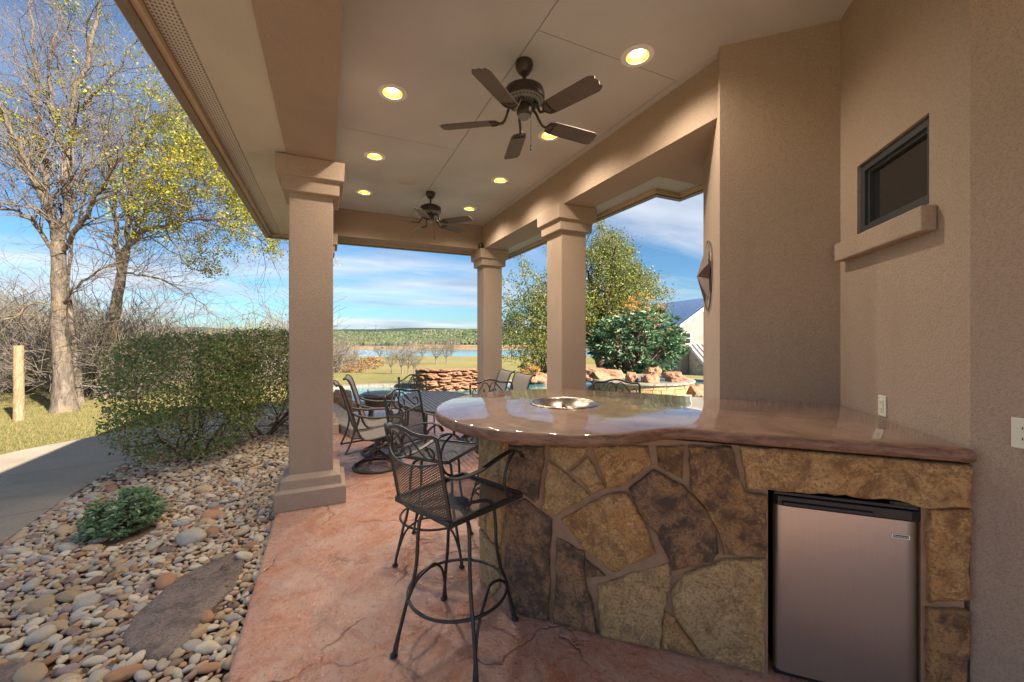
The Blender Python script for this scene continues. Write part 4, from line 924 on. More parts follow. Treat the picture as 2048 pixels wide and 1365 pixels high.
# ------------------------------------------------------------------ pool, spa, rocks
ROCKME = []
for s in range(5):
    V = lump(ICO3, 60 + s, .5, 1.3, .15); me = bpy.data.meshes.new('boulder_shape'); me.from_pydata([tuple(v) for v in V], [], [tuple(f) for f in ICO3[1].tolist()]); me.materials.append(M['stone_red']); ROCKME.append(me)
def boulder(p, sx, sy, sz, rz, lab, k=0, group='orange sandstone boulders round the pool'):
    o = bpy.data.objects.new('boulder', ROCKME[k % 5]); COL.objects.link(o); o.location = p; o.scale = (sx, sy, sz); o.rotation_euler = (.1, .08, rz); return tag(o, lab, 'boulder', group)
def pool():
    W = -.12
    pl = catmull([(-.3, 12.2, 0), (1.2, 10.4, 0), (4.3, 9.6, 0), (4.9, 7.0, 0), (5.4, 5.4, 0), (9, 4.6, 0), (12.5, 6.0, 0), (13, 10, 0), (10.5, 13.2, 0), (6, 13.4, 0), (3, 13.8, 0), (.4, 14.2, 0)], 5, True)
    mb = MB(); mb.add([(p.x, p.y, W) for p in pl], [tuple(range(len(pl)))]); tag(obj('pool_water', mb, M['pool_water']), kind='structure')
    n = len(pl); mb = MB(); c = sum(pl, Vector()) / n
    secs = [(0, -.34), (0, -.03), (.34, -.03), (.34, -.34)]
    for off, z in secs:
        for i in range(n):
            d = (pl[(i + 1) % n] - pl[i - 1]).normalized(); q = pl[i] + Vector((d.y, -d.x, 0)) * off; mb.v.append((q.x, q.y, z))
    for l in range(3): mb.f += [(l * n + k, l * n + (k + 1) % n, (l + 1) * n + (k + 1) % n, (l + 1) * n + k) for k in range(n)]
    tag(obj('pool_coping', mb, M['stone_grey'], None, 30, recalc=True), kind='structure')
    # raised spa
    sc = Vector((9.0, 9.75, 0)); t = thing('raised_spa', 'round raised stone spa with pale coping and spillway beyond the pool', 'spa', sc)
    rnd = random.Random(5); r = 1.5
    obj('wall', MB().lathe([(r - .02, -.35), (r - .02, .21)], n=56), M['mortar'], t, 60)
    for row in range(3):
        z0 = -.14 + row * .12; a = rnd.uniform(0, .3); a_end = a + 2 * math.pi
        while a < a_end - .12:
            w = rnd.uniform(.14, .30); b = min(a + w, a_end); q = MB(); m = 4
            for rr in (r - .03, r + rnd.uniform(.01, .03)):
                for z in (z0 + .006, z0 + .114): q.v += [(rr * math.cos(a + .006 + (b - a - .012) * k / m), rr * math.sin(a + .006 + (b - a - .012) * k / m), z) for k in range(m + 1)]
            k5 = m + 1
            for k in range(m): q.f += [(2 * k5 + k, 2 * k5 + k + 1, 3 * k5 + k + 1, 3 * k5 + k), (k5 + k, 3 * k5 + k, 3 * k5 + k + 1, k5 + k + 1), (k, k + 1, 2 * k5 + k + 1, 2 * k5 + k)]
            q.f += [(0, 2 * k5, 3 * k5, k5), (m, k5 + m, 3 * k5 + m, 2 * k5 + m)]
            if math.cos((a + b) / 2 - math.atan2(-sc.y, -sc.x)) > -.25: obj('stone', q, M[rnd.choice(['stone_gold', 'stone_gold', 'stone_pale', 'stone_olive'])], t, recalc=True)
            a = b
    obj('coping', MB().lathe([(r - .33, .19), (r - .33, .26), (r - .30, .275), (r + .06, .275), (r + .085, .26), (r + .085, .225), (r + .03, .212)], n=64), M['stone_grey'], t, 40)
    obj('ledge', MB().lathe([(r - .02, -.06), (r + .14, -.055), (r + .16, -.075), (r + .15, -.11)], n=64), M['stone_grey'], t, 40)
    obj('water', MB().lathe([(.0001, .215), (r - .33, .215)], n=48), M['spa_water'], t)
    for k, (u, v, tt, sx, sy, sz, lab) in enumerate(((1208, 752, 12.8, .75, .4, .27, 'long flat orange boulder on the left end of the spa coping'), (1262, 757, 11.9, .20, .18, .22, 'small orange boulder on the front lip of the spa'), (1300, 764, 11.6, .24, .22, .27, 'dark orange boulder on the spa lip under a second boulder'), (1306, 745, 11.9, .22, .2, .18, 'upper orange boulder stacked on the spa lip boulder'), (1348, 756, 12.4, .30, .26, .2, 'orange boulder at the back right of the spa coping'), (1356, 775, 11.9, .22, .25, .26, 'orange boulder beside the right side of the spa wall'), (1366, 781, 11.7, .24, .22, .3, 'rounded orange boulder low beside the pool water'), (1388, 785, 11.6, .3, .26, .27, 'orange boulder next to the agave by the pool'))):
        boulder(pt(u, v, tt), sx, sy, sz, k * 1.3, lab, k)
    for k, (u, v, tt, s, lab) in enumerate(((1085, 757, 14.6, .36, 'orange boulder behind the pool near the yellow plant'), (1066, 760, 14.4, .24, 'small orange boulder behind the pool'), (1178, 754, 13.2, .3, 'orange boulder left of the spa by the column'))): boulder(pt(u, v, tt), s, s * .8, s * .6, k, lab, k + 1)
    boulder(pt(684, 800, 9.9), .22, .2, .30, .4, 'pointed red boulder on the ledge beside the column', 2); boulder(pt(694, 812, 9.3), .20, .16, .22, 1.2, 'blocky orange boulder on the grey ledge', 4)
    # stacked stone waterfall
    t = thing('stone_waterfall', 'dry stacked red sandstone waterfall wall behind the pool', 'stone wall', (3.6, 12.6, -.3)); rnd = random.Random(9)
    A = [Vector((2.75, 13.1, 0)), Vector((2.95, 12.55, 0)), Vector((3.6, 12.3, 0)), Vector((4.4, 12.1, 0)), Vector((4.9, 12.05, 0)), Vector((5.1, 12.5, 0))]; cv = catmull(A, 10); L = [0]
    for a, b in zip(cv[:-1], cv[1:]): L.append(L[-1] + (b - a).length)
    def at(s): 
        i = min(len(cv) - 2, max(0, int(np.searchsorted(L, s)) - 1)); f = (s - L[i]) / max(1e-6, L[i + 1] - L[i]); return cv[i].lerp(cv[i + 1], f), (cv[i + 1] - cv[i]).normalized()
    core = MB()
    for p in cv: core.v += [(p.x - 3.6 , p.y + .18 - 12.6, .0), (p.x - 3.6, p.y + .2 - 12.6, .80), (p.x - 3.6, p.y + .8 - 12.6, .80), (p.x - 3.6, p.y + .8 - 12.6, 0)]
    for i in range(len(cv) - 1): core.f += [(4 * i + k, 4 * i + (k + 1) % 4, 4 * i + 4 + (k + 1) % 4, 4 * i + 4 + k) for k in range(4)]
    core.f += [(0, 1, 2, 3), tuple(4 * (len(cv) - 1) + k for k in (3, 2, 1, 0))]
    obj('rubble_core', core, M['stone_red'], t, recalc=True)
    z = .12
    for row in range(7):
        hh = rnd.uniform(.10, .17) * (1 if row < 6 else .8) * .9; s = rnd.uniform(-.1, .1)
        while s < L[-1]:
            w = rnd.uniform(.2, .5) * (1.4 if row == 6 else 1); p, d = at(max(0, min(L[-1] - .01, s + w / 2)))
            o = bpy.data.objects.new('stone', ROCKME[rnd.randrange(5)]); COL.objects.link(o); o.parent = t
            o.location = (p.x - 3.6 + rnd.uniform(-.03, .03), p.y - 12.6 + .16 + rnd.uniform(-.07, .05) - (.06 if row == 6 else 0), z + hh / 2 + rnd.uniform(-.015, .015)); o.scale = (w * .58, .24, hh * .62); o.rotation_euler = (rnd.gauss(0, .1), rnd.gauss(0, .06), math.atan2(d.y, d.x)); s += w
        z += hh * .92
    # low flagstone ledge at the end of the patio
    q = [px(640, 822, .08), px(672, 812, .08), px(705, 838, .08), px(768, 858, .08), px(770, 872, .08), px(735, 870, .08), px(700, 866, .08), px(640, 838, .08)]
    t = thing('stone_ledge', 'low grey stone ledge at the far edge of the patio', 'ledge', (.3, 8.4, 0)); mb = MB().prism([(p.x - .3, p.y - 8.4) for p in q], .0, .15); obj('cap', mb, M['stone_grey'], t, bevel=.02, recalc=True)
pool()

# ------------------------------------------------------------------ vegetation helpers
def seg_mesh(S, n=3):
    """tapered open tubes for many independent segments; S rows: p0(3) p1(3) r0 r1"""
    S = np.asarray(S, dtype=np.float64); p0, p1, r0, r1 = S[:, 0:3], S[:, 3:6], S[:, 6:7], S[:, 7:8]
    d = p1 - p0; d /= np.linalg.norm(d, axis=1, keepdims=True) + 1e-9
    ref = np.where(np.abs(d[:, 2:3]) < .9, np.array([[0, 0, 1.]]), np.array([[1., 0, 0]]))
    u = np.cross(d, ref); u /= np.linalg.norm(u, axis=1, keepdims=True) + 1e-9; w = np.cross(d, u); V = []
    for p, r in ((p0, r0), (p1, r1)):
        for k in range(n):
            a = 2 * math.pi * k / n; V.append(p + (u * math.cos(a) + w * math.sin(a)) * r)
    V = np.stack(V, 1); m = len(S); V = V.reshape(-1, 3); b = (np.arange(m) * 2 * n)[:, None]
    F = np.concatenate([b + np.array([[k, (k + 1) % n, n + (k + 1) % n, n + k]]) for k in range(n)], 0)
    return V, F
def grow(rnd, p, d, L, r, lvl, maxl, segs, tips, wander=.25, trop=.10, kids=(4, 4, 3, 3), shrink=.62, rmin=.0035):
    n = 4 if lvl < 2 else 3; p = Vector(p); d = Vector(d).normalized()
    for i in range(n):
        d = (d + Vector((rnd.gauss(0, wander), rnd.gauss(0, wander), rnd.gauss(0, wander) + trop))).normalized()
        q = p + d * (L / n); r2 = max(rmin, r * (1 - .55 * (i + 1) / n)); ra = max(rmin, r * (1 - .55 * i / n))
        segs.append((*p, *q, ra, r2)); p = q
        if lvl < maxl:
            c = kids[min(lvl, len(kids) - 1)] / n; c = int(c) + (rnd.random() < c - int(c))
            for _ in range(c):
                ax = Vector((rnd.gauss(0, 1), rnd.gauss(0, 1), rnd.gauss(0, 1))).normalized(); dd = (d + d.cross(ax).normalized() * rnd.uniform(.6, 1.3)).normalized()
                grow(rnd, p, dd, L * shrink * rnd.uniform(.7, 1.2), r2 * .62, lvl + 1, maxl, segs, tips, wander, trop, kids, shrink, rmin)
    tips.append(p.copy())
def leaf_quads(C, size, rng, aspect=.5, droop=None, dirs=None):
    """folded leaf-shaped quads at centres C"""
    C = np.asarray(C, dtype=np.float64); m = len(C); s = rng.uniform(size[0], size[1], (m, 1))
    if dirs is None: a = rng.normal(size=(m, 3)); 
    else: a = np.asarray(dirs, dtype=np.float64) + rng.normal(size=(m, 3)) * .25
    a /= np.linalg.norm(a, axis=1, keepdims=True); b = rng.normal(size=(m, 3)) + np.array([0, 0, .0]); b = np.cross(a, b); b /= np.linalg.norm(b, axis=1, keepdims=True); n_ = np.cross(a, b)
    V = np.stack([C - a * s * .5, C + b * s * aspect * .5 + n_ * s * .08, C + a * s * .5, C - b * s * aspect * .5 + n_ * s * .08], 1).reshape(-1, 3)
    F = (np.arange(m) * 4)[:, None] + np.array([[0, 1, 2, 3]]); return V, F
def join(parts):
    V = []; F = []; n = 0
    for v, f in parts: V.append(v); F.append(f + n); n += len(v)
    return np.concatenate(V), np.concatenate(F)

# ------------------------------------------------------------------ the two big bare trees
def limb_tree(name, label, trunk, tr, limbs, seed, leaf_fn, maxl=3, density=1.0):
    rnd = random.Random(seed); base = pt(*trunk[0]); base.z = terrain(base.x, base.y) - .05
    t = thing(name, label, 'tree', base); P = [pt(*q) - base for q in trunk]; P[0].z = 0
    mb = MB(); C = catmull(P, 5); rr = list(np.interp(np.linspace(0, 1, len(C)), np.linspace(0, 1, len(tr)), tr)); mb.tube(C, rr, 12)
    for v in range(len(mb.v)):
        q = Vector(mb.v[v]); mb.v[v] = (q + Vector((1, 1, 0)) * .03 * mnoise.noise(q * 3.2) - Vector((0, 1, 0)) * .03 * mnoise.noise(q * 6))[:]
    trunk_o = obj('trunk', mb, M['bark_grey'], t, 70); segs = []; tips = []
    for pts, r0, r1 in limbs:
        Q = [pt(*q) - base for q in pts]; Cq = catmull(Q, 5)
        for i in range(1, len(Cq) - 1): Cq[i] += Vector((rnd.gauss(0, .03), rnd.gauss(0, .03), rnd.gauss(0, .03)))
        rl = list(np.linspace(r0 * .56, r1 * .55, len(Cq))); obj('limb', MB().tube(Cq, rl, 7), M['bark_grey'], trunk_o, 70)
        L = sum((b - a).length for a, b in zip(Cq[:-1], Cq[1:]))
        for i in range(2, len(Cq)):
            for _ in range(max(1, round(1.25 * density))):
                if rnd.random() > .85: continue
                d = (Cq[i] - Cq[i - 1]).normalized(); ax = Vector((rnd.gauss(0, 1), rnd.gauss(0, 1), rnd.gauss(0, 1))).normalized()
                dd = (d * .9 + d.cross(ax).normalized() * rnd.uniform(.4, 1.1)).normalized(); grow(rnd, Cq[i], dd, rnd.uniform(.9, 1.9), max(.009, rl[i] * .40), 1, maxl, segs, tips, .2, .05, (4, 4, 4), .62, .0026)
    V, F = seg_mesh(segs, 3); crown = np_obj('crown', V, F, M['twig'], t, True)
    T = np.array([tuple(q + base) for q in tips]); keep = leaf_fn(T, rnd); C_ = []
    for p, n in zip(T, keep):
        for _ in range(n): C_.append((p[0] - base.x + rnd.gauss(0, .085), p[1] - base.y + rnd.gauss(0, .085), p[2] - base.z + rnd.gauss(0, .075)))
    if C_:
        V, F = leaf_quads(C_, (.04, .078), RNG, .6); np_obj('leaves', V, F, M['leaf_yellow'], crown)
    print(name, len(segs), len(C_)); return t
def uv_of(T):
    t = T[:, 0] * SN + T[:, 1] * CS; l = T[:, 0] * CS - T[:, 1] * SN; return 1024 + FOC * l / t, 672 - FOC * (T[:, 2] - EYE) / t
def leaves_a(T, rnd):
    out = []
    for p in T:
        n = mnoise.noise(Vector(p) * .55); out.append(rnd.randint(18, 28) if (n > .36 and p[2] > 5.0 and rnd.random() < .5) else 0)
    return out
def leaves_b(T, rnd):
    c0 = pt(205, 800, 12.5); out = []
    for p in T:
        n = mnoise.noise(Vector(p) * .6 + Vector((3, 0, 0))); side = (p[0] - c0.x) * CS - (p[1] - c0.y) * SN
        pr = .85 if side > 2.6 else (.22 if side > 1.4 else .03); out.append(rnd.randint(20, 32) if (p[2] > 3.6 and n > .0 and rnd.random() < pr) else 0)
    return out
limb_tree('bare_tree', 'tall grey barked tree with upright bare limbs beside the wooden post',
    [(130, 826, 10.3), (126, 760, 10.3), (120, 660, 10.3), (118, 560, 10.3), (117, 465, 10.3)], [.30, .19, .158, .148, .12],
    [([(112, 480, 10.3), (95, 420, 10.2), (60, 340, 9.9), (20, 250, 9.5), (-50, 140, 9)], .17, .05), ([(112, 470, 10.3), (88, 330, 10.5), (76, 230, 11), (70, 120, 11.5), (58, -40, 12)], .14, .04), ([(122, 480, 10.3), (136, 380, 10.4), (141, 300, 10.8), (150, 200, 11), (185, 80, 11.2), (215, -70, 11.5)], .20, .05),
     ([(128, 500, 10.3), (165, 440, 9.8), (200, 380, 9.4), (238, 320, 9.1), (290, 240, 8.9)], .11, .03), ([(108, 500, 10.3), (60, 440, 10), (0, 415, 9.6), (-60, 380, 9.3)], .09, .03), ([(126, 605, 10.3), (165, 565, 10), (215, 535, 9.8), (260, 520, 9.6)], .06, .02), ([(112, 615, 10.3), (70, 605, 10), (20, 640, 9.7), (-30, 650, 9.5)], .05, .02),
     ([(136, 330, 10.7), (110, 250, 10.4), (100, 140, 10.4), (120, 20, 10.6)], .09, .03), ([(146, 230, 11), (190, 190, 10.6), (240, 130, 10.4), (280, 60, 10.4)], .08, .02), ([(75, 360, 10), (40, 330, 10.6), (5, 290, 11), (-40, 280, 11.2)], .07, .02)], 4, leaves_a, 3, 1.3)
limb_tree('bare_tree', 'leaning forked tree with yellow green leaves reaching toward the eave',
    [(204, 806, 12.5), (212, 730, 12.5), (225, 650, 12.5), (240, 570, 12.5), (252, 500, 12.5)], [.25, .168, .142, .132, .10],
    [([(238, 560, 12.5), (232, 460, 12.6), (228, 380, 12.8), (216, 320, 12.9), (196, 230, 13)], .14, .03), ([(250, 515, 12.5), (270, 460, 12.3), (305, 415, 12), (350, 395, 11.6), (405, 372, 11.2), (450, 368, 11)], .13, .03), ([(254, 500, 12.5), (285, 462, 12), (340, 450, 11.5), (400, 440, 11), (470, 452, 10.6), (522, 482, 10.4)], .12, .025),
     ([(252, 500, 12.5), (262, 410, 12.5), (264, 335, 12.4), (288, 285, 12.2), (335, 235, 12), (380, 205, 12)], .13, .03), ([(244, 545, 12.5), (300, 552, 12), (360, 578, 11.5), (412, 612, 11.2)], .06, .015), ([(262, 420, 12.5), (310, 350, 12.2), (350, 300, 12), (400, 290, 11.6), (440, 330, 11.2)], .08, .02), ([(300, 420, 12), (370, 330, 11.6), (420, 320, 11.3), (460, 390, 11)], .06, .02)], 8, leaves_b, 3, 1.2)
limb_tree('bare_tree', 'slim leaning stem growing close behind the big grey trunk', [(160, 800, 11.6), (152, 725, 11.6), (141, 640, 11.7), (134, 560, 12)], [.12, .09, .08, .07], [([(135, 570, 12), (150, 470, 12.4), (175, 380, 12.8), (185, 300, 13)], .08, .02)], 15, lambda T, r: [0] * len(T), 3)

def brush():
    rnd = random.Random(21); protos = []
    for k in range(4):
        S = []; tips = []
        for j in range(9):
            a = rnd.uniform(0, 6.28); grow(rnd, (rnd.gauss(0, .15), rnd.gauss(0, .15), 0), (math.cos(a) * .6, math.sin(a) * .6, 1), rnd.uniform(.9, 1.5), .018, 0, 2, S, tips, .25, .08, (5, 4, 3), .6, .005)
        protos.append(np.array(S))
    big = []
    for k in range(175):
        u = rnd.uniform(-60, 600) if k < 140 else rnd.uniform(560, 690); tt = rnd.uniform(15, 60) if k < 140 else rnd.uniform(45, 110)
        if k < 30: u = rnd.uniform(-40, 330); tt = rnd.uniform(12.5, 17)
        a = (u - 1024) / FOC; x, y = (SN + a * CS) * tt, (CS - a * SN) * tt; s = rnd.uniform(.8, 1.7) * (1 + tt / 70); th = rnd.uniform(0, 6.28)
        S = protos[rnd.randrange(4)].copy(); c, sn = math.cos(th), math.sin(th)
        for o in (0, 3):
            X = S[:, o] * c - S[:, o + 1] * sn; Y = S[:, o] * sn + S[:, o + 1] * c; S[:, o] = X * s + x; S[:, o + 1] = Y * s + y; S[:, o + 2] = S[:, o + 2] * s + terrain(x, y)
        S[:, 6:] *= s * (.6 + tt / 75); big.append(S)
    V, F = seg_mesh(np.concatenate(big), 3); o = np_obj('brush_thicket', V, F, M['brush_twig']); tag(o, 'grey leafless brush covering the slope behind the bare trees', 'brush', None, 'stuff'); print('brush', len(F))
brush()
def wood_post():
    b = pt(38, 843, 9.2); b.z = terrain(b.x, b.y) - .04; t = thing('fence_post', 'weathered round wooden fence post standing in the grass', 'post', b); mb = MB()
    mb.tube([(0, 0, 0), (.005, 0, .6), (-.004, .004, 1.2), (0, 0, 1.78)], [.09, .087, .086, .083], 14); obj('post', mb, M['post_wood'], t, 50)
    wb = MB(); d = Vector((-.75, .55, 0)).normalized()
    for z in (.5, .95, 1.4): obj('wire', MB().tube([(d * .08) + Vector((0, 0, z)), d * 3 + Vector((0, 0, z - .03)), d * 6 + Vector((0, 0, z))], .004, 4), M['table_metal'], t)
wood_post()
def grass():
    rng = np.random.default_rng(3); C = []
    while len(C) < 16000:
        u = rng.uniform(-60, 400); v = rng.uniform(770, 930); p = px(u, v, -.32); 
        if p.y < 4: continue
        fx = float(np.interp(p.y, [q[1] for q in FARE], [q[0] for q in FARE]))
        if p.x > fx - .06 or (p.x * SN + p.y * CS) > 20: continue
        C.append((p.x + rng.normal(0, .1), p.y + rng.normal(0, .1), terrain(p.x, p.y) + .018))
    C = np.array(C); V, F = leaf_quads(C, (.05, .10), rng, .12, dirs=np.tile([[0, 0, 1.]], (len(C), 1))); o = np_obj('grass', V, F, M['grass_blade']); tag(o, 'short dry grass between the path and the trees', 'grass', None, 'stuff')
grass()

# ------------------------------------------------------------------ hedge bushes and small shrub
def bush(loc, rad, hgt, n, seed, label, z0=.30):
    rnd = random.Random(seed); rng = np.random.default_rng(seed); b = Vector(loc); t = thing('hedge_bush', label, 'hedge', b); segs = []; tips = []
    for k in range(7):
        a = rnd.uniform(0, 6.28); grow(rnd, (rnd.gauss(0, .12), rnd.gauss(0, .12), 0), (math.cos(a) * .8, math.sin(a) * .8, 1), hgt * .62, .024, 0, 3, segs, tips, .2, .06, (4, 3, 3), .62, .003)
    segs = [s for s in segs if (s[3] / rad[0]) ** 2 + (s[4] / rad[1]) ** 2 < .95 and s[5] < hgt - .02]
    V, F = seg_mesh(segs, 4); np_obj('stem', V, F, M['bark_hedge'], t, True)
    C = []
    while len(C) < n:
        p = rng.uniform(-1, 1, 3); e = (abs(p[0]) ** 2.6 + abs(p[1]) ** 2.6) + abs(p[2]) ** 4
        if e > 1 or rng.random() > .12 + .88 * max(e, 0) ** 1.4: continue
        q = Vector((p[0] * rad[0], p[1] * rad[1], z0 + (p[2] + 1) / 2 * (hgt - z0)))
        if mnoise.noise((q + b) * 3.2) < -.18 and rng.random() < .85: continue
        if p[2] < -.5 and rng.random() < .35 + mnoise.noise((q + b) * 2): continue
        q += Vector(rng.normal(0, .035, 3)); C.append(q[:])
    V, F = leaf_quads(C, (.03, .058), rng, .55); np_obj('foliage', V, F, M['leaf_hedge'], t); return t
bush((-1.84, 7.25, bed_z(-1.84, 7.25) - .02), (.90, .85), 1.86, 15000, 31, 'clipped evergreen hedge bush with reddish leaf tips over the concrete path', .10)
bush((-1.02, 8.0, bed_z(-1.02, 8.0) - .02), (.88, .9), 1.86, 15000, 32, 'open stemmed hedge bush showing its branching trunks beside the column', .42)
def shrub():
    rng = np.random.default_rng(5); b = Vector((-1.70, 4.84, bed_z(-1.70, 4.84))); t = thing('small_shrub', 'low rounded green shrub growing in the rock bed', 'shrub', b); rnd = random.Random(5); segs = []; tips = []
    C = []; D = []
    for k in range(190):
        d = Vector((rnd.gauss(0, 1), rnd.gauss(0, 1), abs(rnd.gauss(0, .8)))).normalized(); e = Vector((d.x * .27, d.y * .26, .05 + d.z * .33)) * rnd.uniform(.7, 1.05); segs.append((0, 0, .01, *e, .004, .002))
        for j in range(13):
            a = rnd.uniform(0, 6.28); w = Vector((math.cos(a), math.sin(a), .35)); q = e + w * .028 + Vector((rnd.gauss(0, .012),) * 3); C.append(q[:]); D.append(w[:])
    V, F = seg_mesh(segs, 3); np_obj('stem', V, F, M['bark_hedge'], t); V, F = leaf_quads(C, (.04, .062), rng, .36, dirs=D); np_obj('foliage', V, F, M['leaf_shrub'], t)
shrub()

# ------------------------------------------------------------------ trees and plants beyond the pool
def oak():
    rnd = random.Random(41); rng = np.random.default_rng(41); T0 = 22; b = pt(1202, 770, T0); b.z = terrain(b.x, b.y) - .1; t = thing('oak_tree', 'broad live oak with small yellow green leaves behind the pool', 'tree', b); segs = []; tips = []
    E = [(pt(1188, 590, T0), 3.1, 3.0), (pt(1075, 655, T0 - 1), 2.1, 2.3), (pt(1272, 600, T0 + .5), 1.7, 1.5), (pt(1225, 520, T0), 1.2, 1.5), (pt(1130, 640, T0), 2.2, 2.2)]
    obj('trunk', MB().tube(catmull([(0, 0, 0), (.1, 0, 1.0), (-.15, .1, 2.0), (-.3, 0, 3.0)], 4), list(np.linspace(.38, .24, 13)), 10), M['bark_dark'], t, 70)
    for c, rx, rz_ in E:
        for k in range(6):
            a = Vector((-.25, 0, 2.4)); e = c - b + Vector((rnd.gauss(0, .5) * rx, rnd.gauss(0, .5) * rx, rnd.gauss(0, .4) * rz_)); d = e - a
            grow(rnd, a, d, d.length * .92, .10, 0, 3, segs, tips, .13, .06, (4, 4, 3), .36, .008)
    V, F = seg_mesh(segs, 3); cr = np_obj('branches', V, F, M['bark_dark'], t)
    C = []
    for c, rx, rz_ in E:
        for k in range(int(105 * rx)):
            d = Vector((rnd.gauss(0, 1), rnd.gauss(0, 1), rnd.gauss(0, 1))).normalized() * rnd.uniform(.45, 1.05) ** .6; q = c - b + Vector((d.x * rx, d.y * rx, d.z * rz_))
            if q.z < .5: continue
            for j in range(60): C.append((q.x + rnd.gauss(0, .26), q.y + rnd.gauss(0, .26), q.z + rnd.gauss(0, .2)))
    for q in tips:
        for j in range(12): C.append((q.x + rnd.gauss(0, .12), q.y + rnd.gauss(0, .12), q.z + rnd.gauss(0, .1)))
    V, F = leaf_quads(C, (.06, .13), rng, .6); np_obj('crown', V, F, M['leaf_oak'], t); print('oak', len(C), len(segs))
oak()
def rosette_bush(name, label, cat, b, ell, nros, nl, size, mat, seed, droop=.3, stems=9):
    rnd = random.Random(seed); rng = np.random.default_rng(seed); t = thing(name, label, cat, b); segs = []; C = []; D = []
    for k in range(nros):
        d = Vector((rnd.gauss(0, 1), rnd.gauss(0, 1), rnd.gauss(0, 1) * .9 + .25)).normalized(); q = Vector((d.x * ell[0], d.y * ell[1], ell[3] + d.z * ell[2])) * rnd.uniform(.72, 1.05)
        if q.z < .25: continue
        if mnoise.noise((q + Vector(b)) * 1.6) < -.38: continue
        if k % 3 == 0: m = Vector((q.x * .35, q.y * .35, q.z * .55)); segs += [(rnd.gauss(0, .12), rnd.gauss(0, .12), 0, *m, .035, .022), (*m, *q, .022, .008)]
        for j in range(nl):
            a = rnd.uniform(0, 6.28); w = (Vector((math.cos(a), math.sin(a), -droop + rnd.gauss(0, .35))) + d * .7).normalized(); C.append((q + w * size[1] * .5)[:]); D.append(w[:])
    V, F = seg_mesh(segs, 5); np_obj('stem', V, F, M['bark_hedge'], t); V, F = leaf_quads(C, size, rng, .27, dirs=D); np_obj('foliage', V, F, M[mat], t); return t
lb = pt(1275, 768, 15.2); lb.z = terrain(lb.x, lb.y); rosette_bush('loquat_shrub', 'large green shrub with long drooping leaves behind the spa', 'shrub', lb, (1.75, 1.5, 1.15, 1.75), 430, 13, (.20, .34), 'leaf_loquat', 51)
lb = pt(1275, 768, 17.2); lb.z = terrain(lb.x, lb.y); rosette_bush('orange_leaf_tree', 'small tree with orange autumn leaves above the green shrub', 'tree', lb, (1.25, .8, .55, 3.2), 95, 12, (.12, .22), 'leaf_orange', 52, .1)
lb = pt(1060, 762, 15.0); lb.z = terrain(lb.x, lb.y); rosette_bush('yellow_plant', 'small orange and yellow leaved plant beside the pool', 'plant', lb, (.40, .35, .35, .5), 40, 10, (.10, .18), 'leaf_orange', 53, .1)
lb = pt(1082, 762, 17.0); lb.z = terrain(lb.x, lb.y); rosette_bush('grey_shrub', 'grey green wispy shrub under the oak behind the pool', 'shrub', lb, (1.0, .8, .8, .9), 160, 12, (.10, .18), 'leaf_oak', 54, -.4)
def agave():
    b = pt(1384, 792, 12.6); t = thing('agave', 'spiky blue green agave beside the spa boulders', 'plant', b); rnd = random.Random(3)
    for k in range(26):
        a = rnd.uniform(0, 6.28); el = rnd.uniform(.35, 1.35); d = Vector((math.cos(a) * math.cos(el), math.sin(a) * math.cos(el), math.sin(el))); s = d.cross(Vector((0, 0, 1))).normalized(); L = rnd.uniform(.42, .62)
        mb = MB().add([d * .03 - s * .022, d * .03 + s * .022, d * L * .5 + s * .028 - Vector((0, 0, .02)), d * L - Vector((0, 0, .05)), d * L * .5 - s * .028 - Vector((0, 0, .02))], [(0, 1, 2, 3, 4)]); obj('leaf', mb, M['leaf_shrub'], t)
agave()

